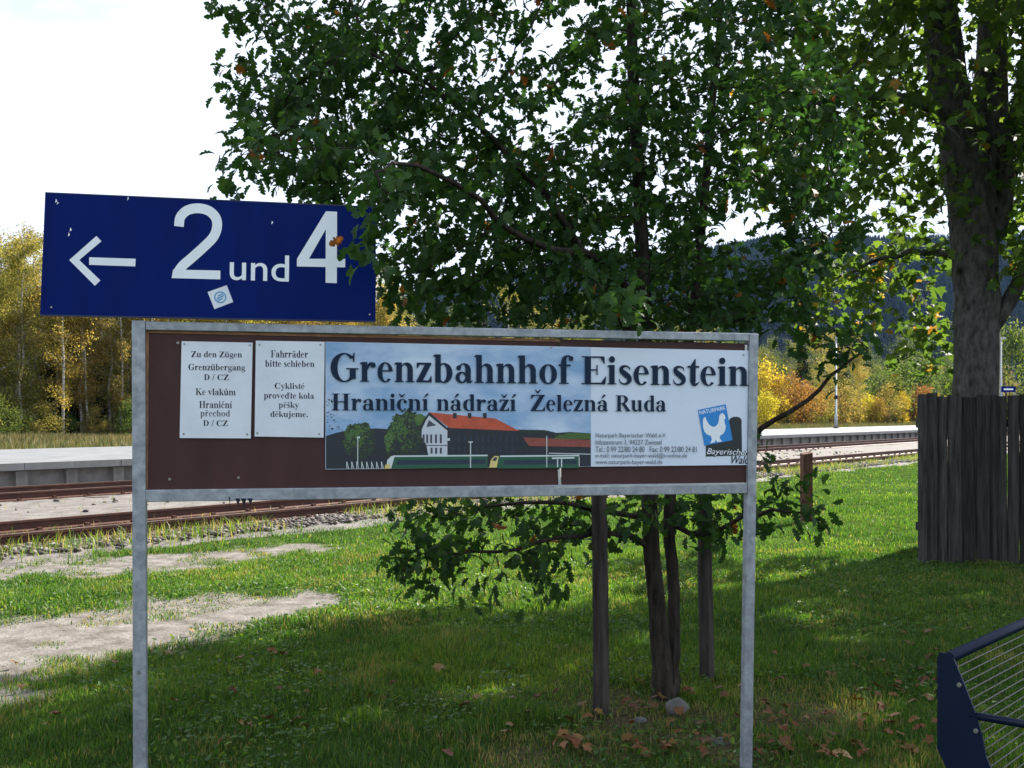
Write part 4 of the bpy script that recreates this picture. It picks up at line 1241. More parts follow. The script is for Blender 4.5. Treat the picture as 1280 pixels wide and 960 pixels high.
    if ch == 'D': return 722, [[_rect(105, 0, 262, cap)], [_rect(22, 0, 300, 28)], [_rect(22, 648, 300, cap)], _arc(300, 338, 390, 338, 300, 338, 220, 300, -90, 90, 28)]
    if ch == 'K': return 778, [[_rect(105, 0, 262, cap)], [_rect(22, 0, 345, 28)], [_rect(22, 648, 345, cap)], [[(262, 290), (560, 655), (620, 655), (310, 290)]], [[(300, 350), (400, 440), (745, 22), (540, 22)]], [_rect(490, 0, 775, 28)], [_rect(480, 648, 730, cap)]]
    acc = {'č': ('c', 'v'), 'í': ('ı', '´'), 'á': ('a', '´'), 'ž': ('z', 'v'), 'Ž': ('Z', 'v'), 'ü': ('u', '¨'), 'ů': ('u', 'o'), 'ř': ('r', 'v'), 'ä': ('a', '¨'), 'é': ('e', '´'), 'ď': ('d', "'"), 'ě': ('e', 'v'), 'š': ('s', 'v')}
    if ch in acc:
        bch, ac = acc[ch]
        adv, pc = _glyph(bch)
        cx, y = adv / 2, (535 if bch.islower() else 738)
        if ac == 'v': pc = pc + [[[(cx - 135, y + 150), (cx - 90, y + 150), (cx, y + 75), (cx + 90, y + 150), (cx + 135, y + 150), (cx + 28, y), (cx - 28, y)]]]
        if ac == '´': pc = pc + [[[(cx - 60, y), (cx - 15, y), (cx + 135, y + 130), (cx + 90, y + 175), (cx + 30, y + 150)]]]
        if ac == '¨': pc = pc + [[_circ(cx - 105, y + 70, 66)], [_circ(cx + 105, y + 70, 66)]]
        if ac == 'o': pc = pc + [_arc(cx, y + 85, 95, 95, cx, y + 85, 52, 52, 0, 360, 18)]
        if ac == "'": pc = pc + [[[(adv - 5, 676), (adv + 95, 676), (adv + 20, 480), (adv - 5, 490)]]]; adv += 60
        return adv, pc
    return 500, [[_rect(60, 0, 440, 473)]]
def serif_text(txt, track=0):
    """list of (layer, polygon) in em/1000 units"""
    x, out = 0.0, []
    for ch in txt:
        adv, pcs = _glyph(ch)
        for k, pc in enumerate(pcs):
            for pl in pc: out.append((k, [(px + x, py) for px, py in pl]))
        x += adv + track
    return out

# ------------------------------------------------------------------ sign stand (local frame: x along the boards, -y towards the viewer, z up)
stand = empty('sign_stand', SORG, SROT)
tag(stand, 'galvanised steel stand with two square posts holding a brown board', 'sign stand')
def post(uT, uB, vT, name='post', w=0.05):
    (x0, zT), (x1, zB) = S(uT, vT, 0.025), S(uB, 940, 0.025)
    sl_ = (x1 - x0) / (zB - zT)
    xb = x1 + sl_ * (-0.1 - zB)
    mb = MB()
    h = w / 2
    mb.hexa([(xb - h, -h, -0.1), (xb + h, -h, -0.1), (xb + h, h, -0.1), (xb - h, h, -0.1), (x0 - h, -h, zT), (x0 + h, -h, zT), (x0 + h, h, zT), (x0 - h, h, zT)])
    return mb.build(name, M['galv'], stand, 0.004)
post(173, 174.5, 400)
post(943.4, 935.8, 417, 'post', .043)
def bar(u0, v0, u1, v1, name, h):
    (xa, za), (xb, zb) = S(u0, v0, 0.022), S(u1, v1, 0.022)
    mb = MB()
    mb.hexa([(xa, -0.022, za - h), (xb, -0.022, zb - h), (xb, 0.018, zb - h), (xa, 0.018, za - h), (xa, -0.022, za), (xb, -0.022, zb), (xb, 0.018, zb), (xa, 0.018, za)])
    return mb.build(name, M['galv'], stand, 0.003)
bar(182, 401.5, 937.2, 416.6, 'top_rail', 0.034)
bar(182, 612.5, 934, 603.5, 'bottom_rail', 0.047)
def quad_plate(name, m, quad, off, thick, parent, bevel=0.0):
    pts = [S3(u, v, off) for u, v in quad]
    mb = MB()
    mb.prism([pts[3], pts[2], pts[1], pts[0]], (0, thick, 0))
    return mb.build(name, m, parent, bevel)
quad_plate('backboard', M['brown'], [(181.5, 412), (697, 424), (700, 608.5), (181.5, 612.2)], 0.004, 0.012, stand)
quad_plate('backboard', M['brown'], [(699.5, 424.2), (935.5, 429.5), (933, 604.5), (702.5, 608.3)], 0.002, 0.012, stand)
quad_plate('edge_strip', M['rawwood'], [(183, 412.6), (700, 424.0), (700, 427.2), (183, 416.0)], 0.0085, 0.004, stand)
quad_plate('edge_strip', M['rawwood'], [(182.5, 416.2), (186, 416.3), (185, 611.2), (182.5, 611.3)], 0.0085, 0.004, stand)
quad_plate('edge_strip', M['alu'], [(692, 608.2), (930, 603.2), (930, 605.2), (700, 609.8)], 0.0225, 0.004, stand)
quad_plate('edge_strip', M['alu'], [(697.2, 587), (700.2, 587), (701.5, 608.2), (698.4, 608.4)], 0.0095, 0.004, stand)
quad_plate('edge_strip', M['alu'], [(931.2, 431), (934.2, 431), (934.2, 441), (931.2, 441)], 0.0095, 0.004, stand)
def disc(name, m, u, v, off, r, parent, n=10, th=0.002):
    a, z = S(u, v, off)
    mb = MB()
    mb.prism([(a + r * math.cos(2 * math.pi * i / n), -off, z + r * math.sin(2 * math.pi * i / n)) for i in range(n)], (0, th, 0))
    return mb.build(name, m, parent)
for u, v in ((212, 599), (298, 597), (411, 584.2), (222.3, 428.5)):
    disc('screw', M['screw'], u, v, 0.0085, 0.0055, stand)
disc('bolt', M['screw'], 173.5, 841, 0.0275, 0.008, stand, 6, 0.006)
# torn scraps under the bottom rail
mb = MB()
for (ua, ub, vt, vb) in ((294, 300, 626, 633), (301, 308, 626, 634), (309, 316, 626, 631), (286, 287.5, 624, 638)):
    p0, p1, p2 = S3(ua, vt - 3, 0.0235), S3(ub, vt - 3, 0.0235), S3((ua + ub) / 2 + 1, vb, 0.0235)
    mb.prism([p2, p1, p0], (0, 0.001, 0))
mb.build('torn_sticker_scrap', M['ink'], stand)

def bil(q, a, b):
    """quad TL, TR, BR, BL in picture places; a, b in 0..1 from the left, from the bottom"""
    (x0, y0), (x1, y1), (x2, y2), (x3, y3) = q
    tx, ty = x0 + (x1 - x0) * a, y0 + (y1 - y0) * a
    bx, by = x3 + (x2 - x3) * a, y3 + (y2 - y3) * a
    return bx + (tx - bx) * b, by + (ty - by) * b
def lettering(name, polys, quad, off, m, parent, ref=None, step=0.00008, slant=0.0):
    """polys: (layer, [(x, y)..]); fitted into quad"""
    allp = [p for _, pl in polys for p in pl]
    x0, x1 = min(p[0] for p in allp), max(p[0] for p in allp)
    y0, y1 = ref or (min(p[1] for p in allp), max(p[1] for p in allp))
    mb = MB()
    for k, pl in polys:
        pts = []
        for (x, y) in pl:
            a, b = (x - x0) / (x1 - x0), (y - y0) / (y1 - y0)
            u, v = bil(quad, a + slant * (b - .5), b)
            pts.append(S3(u, v, off + k * step))
        # counter-clockwise seen from the front
        ar = sum(pts[i][0] * pts[(i + 1) % len(pts)][2] - pts[(i + 1) % len(pts)][0] * pts[i][2] for i in range(len(pts)))
        mb.poly(pts if ar > 0 else pts[::-1])
    return mb.build(name, m, parent)
def font_polys(txt, bold=0.0, space=1.0):
    cu = bpy.data.curves.new('lettering', 'FONT')
    cu.body = txt
    cu.offset = bold
    cu.space_character = space
    cu.resolution_u = 5
    cu.fill_mode = 'FRONT'
    ob = bpy.data.objects.new('lettering', cu)
    COL.objects.link(ob)
    dg = bpy.context.evaluated_depsgraph_get()
    me = bpy.data.meshes.new_from_object(ob.evaluated_get(dg))
    out = [(0, [(me.vertices[i].co.x, me.vertices[i].co.y) for i in p.vertices]) for p in me.polygons]
    bpy.data.objects.remove(ob)
    bpy.data.curves.remove(cu)
    bpy.data.meshes.remove(me)
    return out
def sub(name):      # an Empty for a thing fixed to the stand
    e = empty(name, SORG, SROT)
    return e
# ---- blue platform direction sign
bs = sub('platform_direction_sign')
tag(bs, 'dark blue sign with white arrow and 2 und 4 above the brown board', 'sign')
BQ = [(56.5, 240), (470, 258), (469.5, 402.5), (50, 394.5)]
quad_plate('panel', M['blue'], BQ, 0.034, 0.03, bs, 0.0015)
for q in ([(56.5, 240), (470, 258), (470, 259.4), (56.4, 241.4)], [(50.1, 393.0), (469.5, 401.0), (469.5, 402.5), (50, 394.5)]):
    quad_plate('rim', M['blueedge'], q, 0.0352, 0.001, bs)
WOF = 0.0346
for u, v in ((64, 384), (462, 268), (462, 393)): disc('rivet', M['screw'], u, v, 0.0362, 0.004, bs, 8, 0.0015)
def flatpoly(name, m, pts, off, parent):
    mb = MB()
    q = [S3(u, v, off) for u, v in pts]
    ar = sum(q[i][0] * q[(i + 1) % len(q)][2] - q[(i + 1) % len(q)][0] * q[i][2] for i in range(len(q)))
    mb.poly(q if ar > 0 else q[::-1])
    return mb.build(name, m, parent)
mb = MB()
for pts, lay in (([(120.5, 295), (126.8, 301.5), (99, 325.0), (86.5, 325.0)], 0), ([(86.5, 325.0), (99, 325.0), (125.5, 350.5), (118.6, 357.2)], 0), ([(111.5, 321.5), (169.5, 323.5), (169, 333), (111.5, 331)], 1)):
    q = [S3(u, v, WOF + lay * 0.0001) for u, v in pts]
    mb.poly(q[::-1])
mb.build('arrow', M['white'], bs)
def pix(name, polys, m, off, parent):
    mb = MB()
    for k, pl in polys:
        q = [S3(u, v, off + k * 0.0001) for u, v in pl]
        ar = sum(q[i][0] * q[(i + 1) % len(q)][2] - q[(i + 1) % len(q)][0] * q[i][2] for i in range(len(q)))
        mb.poly(q if ar > 0 else q[::-1])
    return mb.build(name, m, parent)
two = [(0, pl) for pl in _stroke([(223.6, 283, 12.2), (225.5, 271.5, 12.2), (234, 263, 12.2), (247.5, 260.3, 12.2), (261, 263.6, 12.2), (269.8, 272.5, 12.2), (271.2, 284.5, 12.2), (266.5, 296.5, 12.2), (255, 308.5, 12.2), (240, 322, 12.2), (228.5, 332, 12.2), (221.5, 342, 12.6)], 6)]
two.append((1, [(214.6, 347.6), (216.3, 337.0), (275.4, 338.2), (275.3, 349.2)]))
pix('numeral', two, M['white'], WOF, bs)
lettering('word', font_polys('und', 0.004), [(287.5, 316.5), (361.5, 319.5), (361, 352.5), (287, 350)], WOF, M['white'], bs)
pix('numeral', [(0, [(407.3, 264.2), (421.3, 264.6), (421.0, 353.9), (407.0, 353.4)]), (1, [(407.3, 264.2), (409.5, 282.5), (385.6, 324.5), (371.2, 323.6)]), (2, [(371.2, 323.4), (431.6, 323.6), (431.4, 334.2), (371.0, 333.0)])], M['white'], WOF, bs)
stk = flatpoly('sticker', M['paper'], [(259.5, 365), (283.5, 356.5), (291.5, 377.5), (268, 386.5)], WOF, bs)
M['ltblue'] = mat('light_blue_print', (0.08, 0.28, 0.52), 0.5)
a_, z_ = S(275.3, 371.6, WOF)
mb = MB()
for pl in _arc(0, 0, 0.0235, 0.0235, 0, 0, 0.0185, 0.0185, 0, 360, 20): mb.poly([(a_ + x, -WOF - 0.0004, z_ + y) for x, y in pl])
for k in (-1, 0, 1): mb.poly([(a_ + x, -WOF - 0.0006, z_ + y + k * 0.009 + x * 0.5) for x, y in _rect(-0.014 + abs(k) * .004, -0.003, 0.014 - abs(k) * .004, 0.003)])
mb.build('emblem', M['ltblue'], stk)
for (u, v) in ((70, 248), (72, 252), (86, 290), (88, 284), (160, 245), (225, 262), (340, 276)):
    flatpoly('paint_chip', M['white'], [(u, v), (u + random.uniform(1, 2), v + random.uniform(1, 4)), (u - 1, v + random.uniform(3, 6))], WOF, bs)
# ---- paper notices
def notice(label, quad, lines, pins):
    e = sub('paper_notice')
    tag(e, label, 'notice', 'laminated paper notices on the brown board')
    quad_plate('sheet', M['paper'], quad, 0.0125, 0.002, e)
    for txt, u0, u1, v0, v1, mm in lines:
        lettering('text_line', serif_text(txt, 12), [(u0, v0), (u1, v0 + (u1 - u0) * .014), (u1, v1 + (u1 - u0) * .006), (u0, v1)], 0.0128, M[mm], e, step=0.00004)
    for (u, v) in pins: disc('pin', M['screw'], u, v, 0.014, 0.0042, e, 8, 0.0014)
notice('white notice reading Zu den Zügen, left of the two pinned sheets', [(227, 426.5), (315.8, 428.3), (313.4, 548), (224.5, 547.5)],
       [('Zu den Zügen', 239, 302.5, 438.8, 448.6, 'ink'), ('Grenzübergang', 235.5, 306.5, 454.5, 465, 'ink'), ('D / CZ', 255, 286, 467.6, 475.2, 'ink'), ('Ke vlakům', 244.5, 294.5, 484.8, 494, 'ink'),
        ('Hraniční', 249, 290, 500.8, 510.2, 'ink'), ('přechod', 250.5, 287.5, 512.2, 522.8, 'greyink'), ('D / CZ', 254, 284.8, 525, 532.6, 'ink')],
       [(230.5, 430), (312.5, 431.5), (229.5, 542.5), (309, 543)])
notice('white notice reading Fahrräder bitte schieben, right of the two pinned sheets', [(319.8, 425.8), (405.8, 427.2), (404.6, 547), (318.2, 545.6)],
       [('Fahrräder', 338.5, 385, 437.8, 447, 'ink'), ('bitte schieben', 331.5, 393, 450, 458.6, 'ink'), ('Cyklisté', 343.5, 380.5, 478.2, 488.2, 'ink'), ('proveďte kola', 330, 392.5, 490.2, 500.4, 'ink'),
        ('pěšky', 348.5, 373.5, 502, 512, 'ink'), ('děkujeme.', 338, 385, 513.6, 523.4, 'ink')],
       [(324.5, 431), (400.5, 431), (321.5, 541.5), (399, 542.5)])
# ---- station name banner with printed photograph
bn = sub('station_name_banner')
tag(bn, 'wide banner with large station name, printed station photo and blue bird logo', 'banner')
NQ = [(406.8, 427.2), (937, 438.2), (936.5, 581.2), (406.8, 586.8)]
quad_plate('banner_sheet', M['banner'], NQ, 0.0105, 0.003, bn)
def print_sky():
    m = mat('printed_sky', (0.16, 0.30, 0.52), 0.42, col2=(0.5, 0.6, 0.72), vscale=2.2)
    e = m.node_tree.nodes['Color Ramp'].color_ramp.elements if 'Color Ramp' in m.node_tree.nodes else None
    for nd in m.node_tree.nodes:
        if nd.type == 'VALTORGB':
            nd.color_ramp.elements[0].color = (0.19, 0.34, 0.57, 1); nd.color_ramp.elements[1].color = (0.50, 0.61, 0.76, 1)
            nd.color_ramp.elements[0].position, nd.color_ramp.elements[1].position = 0.40, 0.64
        if nd.type == 'MAPPING': nd.inputs['Scale'].default_value = (1, 1, 2.2)
    return m
PR = {'sky': print_sky(), 'hill': mat('p_hill', srgb(24, 34, 44), 0.45), 'tree': mat('p_tree', srgb(44, 66, 38), 0.45, col2=srgb(20, 32, 30), vscale=60),
      'dark': mat('p_dark', srgb(26, 32, 46), 0.45, var=.25, vscale=30), 'gable': mat('p_gable', srgb(190, 196, 206), 0.45), 'window': mat('p_window', srgb(60, 66, 80), 0.45),
      'roof': mat('p_roof', srgb(178, 76, 50), 0.45, var=.18, vscale=30), 'roof2': mat('p_roof2', srgb(132, 66, 58), 0.45, var=.15, vscale=30), 'green': mat('p_green', srgb(28, 82, 62), 0.45),
      'glass': mat('p_glass', srgb(28, 44, 66), 0.45), 'line': mat('p_line', srgb(196, 206, 210), 0.45), 'yellow': mat('p_yellow', srgb(208, 190, 120), 0.45), 'leaf2': mat('p_leaf2', srgb(64, 96, 42), 0.45)}
pc_ = [0.0111]
ph = quad_plate('photograph_print', PR['sky'], [(407.2, 427.6), (738.5, 434.6), (738.8, 583.0), (407.2, 586.4)], 0.0111, 0.0004, bn)
def pr(m, pts, nm='print_patch'):
    pc_[0] += 0.00005
    o = flatpoly(nm, PR[m], pts, pc_[0], ph)
    return o
def blob(cx, cy, rx, ry, n=26, rough=.16):
    r_ = random.Random(int(cx * 7 + cy))
    return [(cx + rx * math.cos(2 * math.pi * i / n) * (1 + r_.uniform(-rough, rough)), cy + ry * math.sin(2 * math.pi * i / n) * (1 + r_.uniform(-rough, rough))) for i in range(n)]
pr('hill', [(407.4, 545), (420, 541), (440, 537), (470, 535.5), (500, 537), (530, 540), (560, 540), (649, 537), (680, 537.5), (696, 541), (712, 540), (738.4, 541.5), (738.6, 582.8), (407.4, 586.2)], 'hill_print')
pr('tree', blob(449, 551, 19, 23), 'tree_print')
pr('leaf2', blob(446, 546, 11, 12), 'tree_print')
pr('tree', blob(508, 541, 22, 28), 'tree_print')
pr('leaf2', blob(499, 538, 10, 14), 'tree_print')
pr('leaf2', blob(488, 549, 6, 12), 'tree_print')
pr('leaf2', [(697, 545), (712, 541), (738, 542), (738.2, 549), (690, 549)], 'tree_print')
mb = MB(); pc_[0] += 0.00005
for _ in range(70):
    u, v = 407.6 + abs(random.gauss(0, 9)), random.uniform(492, 545)
    q = [S3(u + random.uniform(-2, 2), v + random.uniform(-2, 2), pc_[0] + _ * 1e-6) for k in range(3)]
    if min(p[0] for p in q) > S(407.4, 520, .011)[0]: mb.poly(q)
mb.build('twig_print', PR['hill'], ph)
def dabs(cx, cy, rx, ry, n, m, seed, sz=2.2):
    r_ = random.Random(seed)
    pc_[0] += 0.00005
    mb = MB()
    for k in range(n):
        a, q = r_.uniform(0, 6.283), math.sqrt(r_.random())
        u, v = cx + rx * q * math.cos(a), cy + ry * q * math.sin(a)
        if not (408.5 < u < 737.5): continue
        b = r_.uniform(0, 6.283)
        pts = [(u + sz * r_.uniform(.4, 1) * math.cos(b + g), v + sz * r_.uniform(.4, 1) * math.sin(b + g)) for g in (0, 1.6, 3.1, 4.7)]
        mb.poly([S3(x, y, pc_[0] + k * 2e-7) for x, y in pts[::-1]])
    o = mb.build('foliage_print', PR[m], ph)
    o['kind'] = 'stuff'
PR['leaf3'] = mat('p_leaf3', srgb(34, 54, 34), 0.45)
PR['leaf4'] = mat('p_leaf4', srgb(84, 112, 56), 0.45)
for (cx, cy, rx, ry, sd_) in ((449, 551, 20, 24, 1), (508, 541, 23, 29, 2), (490, 556, 8, 16, 3), (527, 528, 7, 8, 4)):
    dabs(cx, cy, rx, ry, 160, 'leaf3', sd_); dabs(cx - 2, cy - 3, rx * .9, ry * .85, 110, 'leaf2', sd_ + 10, 1.8); dabs(cx - 4, cy - 6, rx * .7, ry * .6, 60, 'leaf4', sd_ + 20, 1.2); dabs(cx + 4, cy + 6, rx * .8, ry * .7, 90, 'hill', sd_ + 30, 2)
dabs(715, 545, 22, 3.5, 90, 'leaf2', 9, 1.4)
dabs(660, 539.5, 26, 2, 60, 'leaf3', 10, 1.4)
pr('dark', [(559, 534), (649, 538.5), (660, 546), (738.4, 551), (738.6, 582.8), (559, 584)], 'wall_print')
pr('gable', [(536.4, 516.5), (559.2, 536), (559.2, 570), (535.5, 570), (533, 556), (527, 546), (527.2, 537)], 'wall_print')
pr('hill', [(536.4, 514.8), (526, 531), (524.5, 537), (536.4, 519.5), (559.2, 538.2), (561, 536.5)], 'eaves_print')
pr('roof', [(536.4, 515.2), (560, 517.6), (619, 523), (649.5, 538.8), (561.5, 534.8)], 'roof_print')
for u in (568.5, 587.0, 606): pr('hill', [(u - 2.2, 516.2), (u + 2.2, 516.2), (u + 2.4, 523), (u - 2.2, 523)], 'chimney_print')
for u in (529.5, 534, 539, 545, 551): pr('window', [(u - 1.3, 543), (u + 1.3, 543), (u + 1.3, 554), (u - 1.3, 554)], 'window_print')
for u in (539.5, 545.2, 551): pr('window', [(u - 1.3, 559.5), (u + 1.3, 559.5), (u + 1.3, 567), (u - 1.3, 567)], 'window_print')
pr('window', [(536, 525), (545, 531.5), (533, 534)], 'window_print')
pr('window', [(530, 556.2), (559, 556.2), (559, 557.2), (531, 557.2)], 'window_print')
for k in range(11):
    u = 565 + k * 7.4
    pr('glass', [(u, 543.5 + k * .1), (u + 2.4, 543.6 + k * .1), (u + 2.4, 553), (u, 553)], 'window_print')
    pr('glass', [(u, 558), (u + 2.4, 558), (u + 2.4, 566.5), (u, 566.5)], 'window_print')
pr('roof2', [(654, 546.8), (738.4, 550), (738.4, 559), (661, 557.5)], 'roof_print')
pr('line', [(686, 566), (738.4, 567.3), (738.4, 568.2), (686, 567)], 'line_print')
for a, b in ((488, 609.5), (622, 724)):
    pr('green', [(a, 570.5), (b, 569.6), (b, 585), (a, 585.6)], 'train_print')
    pr('glass', [(a + 8, 575), (b - 3, 574), (b - 3, 580), (a + 8, 581)], 'train_print')
    pr('line', [(a + 3, 569.4), (b, 568.4), (b, 570.2), (a + 3, 571.2)], 'train_print')
pr('line', [(483, 585.5), (484, 575), (489.5, 569.8), (493, 571), (489, 585.5)], 'train_print')
pr('yellow', [(480.5, 585.8), (481.5, 581), (487.5, 579.8), (488, 585.8)], 'train_print')
pr('yellow', [(611.5, 584.6), (613.5, 575), (618, 570), (623.5, 570), (621, 584.4)], 'train_print')
pr('glass', [(615, 576), (618.5, 571.5), (622, 571.5), (620, 576)], 'train_print')
for u, v0, v1, wd in ((447.2, 547, 582, .5), (588.2, 552.5, 585, .6), (683.5, 545, 584, .5), (697, 574, 584, .7), (702, 574, 584, .7), (724, 571, 583, .5)):
    pr('line', [(u - wd, v0), (u + wd, v0), (u + wd, v1), (u - wd, v1)], 'mast_print')
pr('line', [(585.5, 551.8), (591, 551.8), (591, 553.2), (585.5, 553.2)], 'mast_print')
pr('line', [(446, 546), (450, 545.5), (449.8, 548), (446.3, 548.2)], 'mast_print')
pr('line', [(558.5, 548), (562.5, 547.6), (562.3, 551), (558.8, 551)], 'lamp_print')
pr('line', [(690, 571.8), (718, 571.2), (718, 573.2), (690, 573.8)], 'canopy_print')
for i in range(8):
    u = 433 + i * 6.2
    pr('line', [(u, 577), (u + .9, 577), (u + 3.4, 586), (u + 2.4, 586)], 'fence_print')
    pr('line', [(u, 586.2), (u + .8, 586.2), (u + .8, 577), (u, 577)], 'fence_print')
LO = 0.0168
lettering('station_name', serif_text('Grenzbahnhof Eisenstein', 4), [(413.2, 441.2), (935.8, 447.8), (935.8, 482.4), (413.2, 476.6)], LO, M['navy'], bn, ref=(0, 676))
for wt, u0, u1 in (('Hraniční', 414.5, 536.0), ('nádraží', 546.0, 645.5), ('Železná', 663.5, 760.0), ('Ruda', 769.5, 832.6)):
    f0, f1 = (u0 - 414.5) / 418.1, (u1 - 414.5) / 418.1
    lettering('subtitle_word', serif_text(wt, 6), [(u0, 491.8 + 2.6 * f0), (u1, 491.8 + 2.6 * f1), (u1, 512.8 + 1.6 * f1), (u0, 512.8 + 1.6 * f0)], LO, M['navy'], bn, ref=(0, 676))
info = ['Naturpark Bayerischer Wald e.V.', 'Infozentrum 3, 94227 Zwiesel', 'Tel.: 0 99 22/80 24 80   Fax: 0 99 22/80 24 81', 'e-mail: naturpark-bayer-wald@t-online.de', 'www.naturpark-bayer-wald.de']
for k, (tx, u1) in enumerate(zip(info, (833, 827, 871, 859, 828))):
    v = 541.3 + k * 8.35
    lettering('info_line', font_polys(tx), [(744.5, v), (u1, v), (u1, v + 7), (744.5, v + 7)], LO, M['greyink'], bn)
for u, v in ((689, 434.5), (929.5, 443.5)): disc('pin', M['screw'], u, v, 0.0135, 0.004, bn, 8, 0.002)
# logo
M['logoblue'] = mat('logo_blue', (0.012, 0.21, 0.58), 0.42)
M['logodark'] = mat('logo_dark', (0.008, 0.016, 0.022), 0.42)
flatpoly('logo_dark_square', M['logodark'], [(911, 526), (913, 522.8), (917, 521), (921.5, 520.9), (925, 522), (927, 525), (927.6, 569), (882.4, 570.6), (882.4, 556)], 0.0125, bn)  # dark rounded square printed behind the blue one
lg = flatpoly('logo_square', M['logoblue'], [(872.4, 512.3), (907.2, 505.2), (915.8, 550.2), (880.6, 557)], 0.0129, bn)
def L_(x, y): return 860 + x / 8.727, 490 + y / 8.727
flatpoly('bird_emblem', M['white'], [L_(*p) for p in [(188, 270), (205, 315), (232, 358), (268, 380), (300, 376), (328, 345), (338, 300), (340, 262), (358, 238), (380, 228), (398, 250), (410, 285), (396, 300), (400, 340), (412, 375), (405, 420), (385, 455), (352, 475), (345, 505), (372, 540), (318, 545), (300, 520), (292, 548), (240, 560), (262, 520), (250, 478), (205, 462), (178, 430), (165, 380), (162, 320), (170, 285)]], 0.0131, lg)
lettering('logo_word', font_polys('NATURPARK', 0.01), [L_(122, 205), L_(404, 150), L_(412, 192), L_(130, 248)], 0.0131, M['white'], lg)
lettering('logo_word', font_polys('Bayerischer', 0.02), [(883.4, 559.6), (937, 561), (937, 571.8), (883.4, 570.8)], 0.0130, M['logodark'], bn, slant=.06)
lettering('logo_word', font_polys('Bayerischer', 0.0), [(884.4, 560.2), (935.4, 561.6), (935.4, 571), (884.4, 570)], 0.0134, M['white'], bn, slant=.06)
lettering('logo_word', font_polys('Wald', 0.01), [(913, 569.5), (936.2, 569.8), (936.2, 580), (913, 579.6)], 0.0130, M['logodark'], bn, slant=.12)
# ------------------------------------------------------------------ bench (nearly parallel to the tracks, facing right and near)
M['benchblue'] = mat('bench_blue', (0.0022, 0.008, 0.027), .42, spec=.25, var=.15, vscale=5)
M['wire'] = mat('wire_steel', (0.13, 0.127, 0.12), .5, .3, var=.15)
bp = P(1171.5, HOR, 3.42)
bench = empty('wire_bench', (bp.x, bp.y, -0.008), -R(43.5))   # own x: forward of the seat, own y: along the bench
tag(bench, 'dark blue steel bench with wire rod back at lower right corner', 'bench')
prof = [(0.0, .795), (.008, .812), (.035, .812), (.055, .795), (.085, .725), (.118, .645), (.142, .57), (.155, .50), (.175, .455), (.23, .435), (.36, .445), (.50, .462), (.535, .45), (.545, .42), (.50, .395), (.30, .372), (.14, .36), (.075, .385), (.03, .43), (.0, .49)]
BL = 1.9
for y0 in (0, BL):
    mb = MB(); mb.prism([(a, y0, z) for a, z in prof][::-1], (0, .008, 0)); sp = mb.build('side_plate', M['benchblue'], bench, .002)
    for (a, z) in ((.072, .715), (.125, .575)):
        mb = MB()
        mb.tube([(a, y0 - .006, z), (a, y0 + .001, z)], [.007, .009], 10); mb.build('bolt', M['screw'], sp)
    mb = MB(); mb.tube([(.17, y0 + .03, .40), (.17, y0 + .03, 0.0)], .024, 10); mb.build('leg', M['benchblue'], bench)
    mb = MB(); mb.box(.02, y0 + .006, 0.0, .42, y0 + .055, .02); mb.build('foot', M['benchblue'], bench)
    mb = MB(); mb.tube([(.10, y0 + .012, .620), (.30, y0 + .012, .625), (.46, y0 + .012, .628), (.50, y0 + .012, .61), (.515, y0 + .012, .56), (.515, y0 + .012, .45)], .013, 10); mb.build('armrest', M['benchblue'], bench)
mb = MB(); mb.tube([(.034, .008, .797), (.034, BL, .797)], .019, 14); mb.build('top_tube', M['benchblue'], bench)
mb = MB(); mb.tube([(.53, .008, .435), (.53, BL, .435)], .017, 12); mb.build('front_tube', M['benchblue'], bench)
fr = prof[3:13]
acc = [0]
for i in range(1, len(fr)): acc.append(acc[-1] + math.hypot(fr[i][0] - fr[i - 1][0], fr[i][1] - fr[i - 1][1]))
mb = MB(); mb.tube([(0, .008, 0), (0, BL, 0)], .0024, 6); rodm = mb.mesh('rod', M['wire'])
q = .028
while q < acc[-1] - .03:
    a = np.interp(q, acc, [f[0] for f in fr]); z = np.interp(q, acc, [f[1] for f in fr])
    o = link(bpy.data.objects.new('rod', rodm), bench)
    o.location = (a - .006, 0, z)
    q += .027
for y0 in (.95,):
    mb = MB(); mb.tube([(a - .014, y0, z - .004) for a, z in fr], .004, 6); mb.build('cross_wire', M['wire'], bench)
# ------------------------------------------------------------------ stones by the oak
M['rock'] = mat('field_stone', (0.13, 0.125, 0.115), .9, col2=(0.06, 0.06, 0.055), vscale=12, bump=.5, bscale=18)
def rock(label, u, v, d, rx, ry, rz, seed):
    r = random.Random(seed)
    p = P(u, v, d)
    mb = MB()
    n, m_ = 12, 8
    pts = []
    for j in range(m_ + 1):
        ph_ = math.pi * j / m_ - math.pi / 2
        row = []
        for i in range(n):
            a = 2 * math.pi * i / n
            k = 1 + (r.uniform(-.10, .10) if 0 < j < m_ else 0)
            row.append((p.x + rx * math.cos(a) * math.cos(ph_) * k, d + ry * math.sin(a) * math.cos(ph_) * k, rz * .55 + rz * math.sin(ph_) * k))
        pts.append(row)
    for j in range(m_):
        for i in range(n):
            i2 = (i + 1) % n
            mb.poly([pts[j][i], pts[j][i2], pts[j + 1][i2], pts[j + 1][i]], True)
    o = mb.build('stone', M['rock'])
    import bmesh
    bm = bmesh.new(); bm.from_mesh(o.data); bmesh.ops.remove_doubles(bm, verts=bm.verts, dist=1e-4); bm.to_mesh(o.data); bm.free()
    tag(o, label, 'stone')
rock('rounded grey stone at the foot of the young oak', 846, 890, 5.45, .062, .055, .055, 1)
rock('small flat grey stone in the grass left of the right post', 903, 928, 4.95, .045, .04, .022, 2)
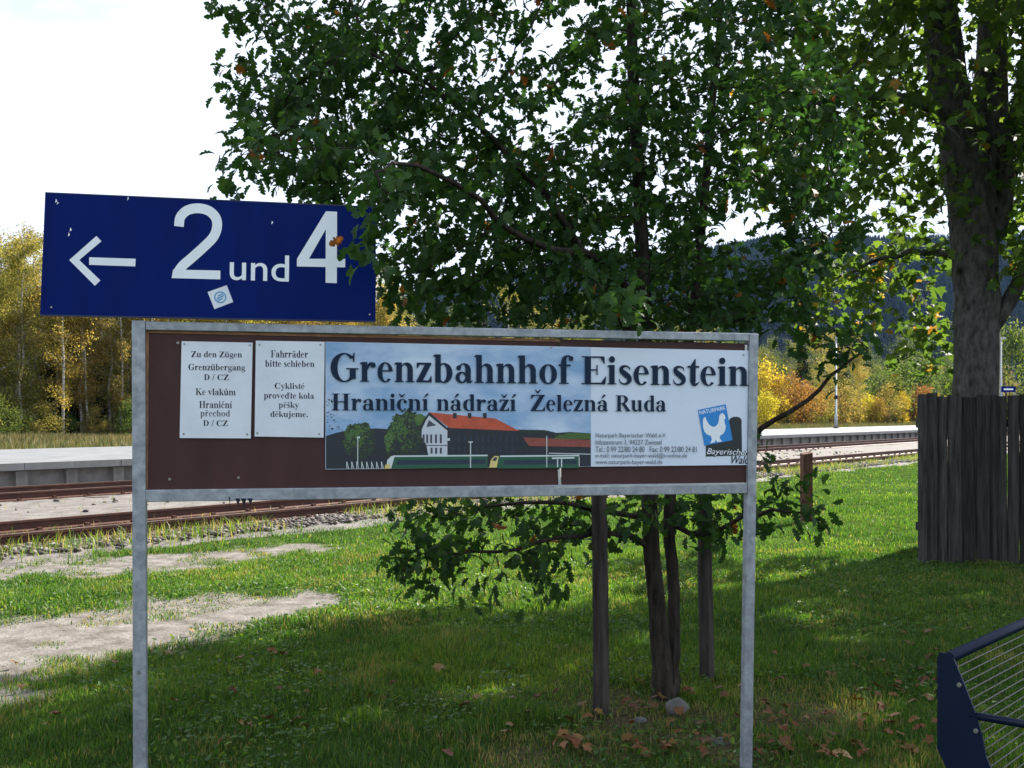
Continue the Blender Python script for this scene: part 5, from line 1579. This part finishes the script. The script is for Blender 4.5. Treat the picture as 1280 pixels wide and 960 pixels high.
rock('small dark grey stone among litter beside the left stake', 800, 905, 5.3, .035, .03, .02, 3)
# ------------------------------------------------------------------ fallen leaves
M['deadleaf'] = leafmat('fallen_leaf', [(0, (0.07, 0.028, 0.007)), (.5, (0.12, 0.048, 0.010)), (1, (0.17, 0.09, 0.024))], trans=.1, rough=.6, objhue=True)
TV, TF = leaf_template('maple')
TVo, TFo = leaf_template('oak')
bank = []
for k in range(8):
    tv, tf = (TV, TF) if k % 2 else (TVo, TFo)
    w2 = tv.copy(); w2[:, 1] -= .45
    r0 = np.random.default_rng(k)
    w2[:, 2] = w2[:, 2] * 1.0 + r0.normal(0, .05, len(w2)) + .5 * w2[:, 0] * w2[:, 0] * r0.uniform(.2, 1.2)
    bank.append(npmesh('fallen_leaf', w2, tf, M['deadleaf'], tint=np.full(len(w2), r0.random())))
r_ = random.Random(17)
spots = [(171, 823), (300, 832), (355, 826), (70, 902), (60, 915), (120, 870), (380, 915), (245, 868), (465, 880), (310, 918), (548, 845), (560, 955), (1003, 727), (1150, 765), (1212, 765), (1210, 792), (1165, 820), (1130, 798), (1080, 795), (1155, 855), (1140, 885), (1108, 925), (1150, 920), (1160, 940), (1070, 840), (1110, 850), (1160, 958), (985, 945), (960, 900), (1010, 905)]
for _ in range(60): spots.append((r_.uniform(950, 1180), 770 + 188 * math.sqrt(r_.random())))
for _ in range(22): spots.append((r_.uniform(10, 640), r_.uniform(790, 955)))
for _ in range(60): spots.append((r_.gauss(800, 90), 860 + 95 * r_.random()))
for (u, v) in spots:
    d = CAMH * F / (v - HOR)
    x = (u - 640) / F * d
    o = link(bpy.data.objects.new('fallen_leaf', bank[r_.randrange(8)]))
    s = r_.uniform(.045, .09)
    o.scale = (s, s, s)
    o.location = (x, d, float(ground_z(x, d)) + .035 + r_.uniform(0, .015))
    o.rotation_euler = (r_.uniform(-.5, .5), r_.uniform(-.5, .5), r_.uniform(0, 6.28))
    tag(o, 'brown fallen autumn leaf lying in the shaded grass', 'leaf', 'fallen leaves on the lawn')
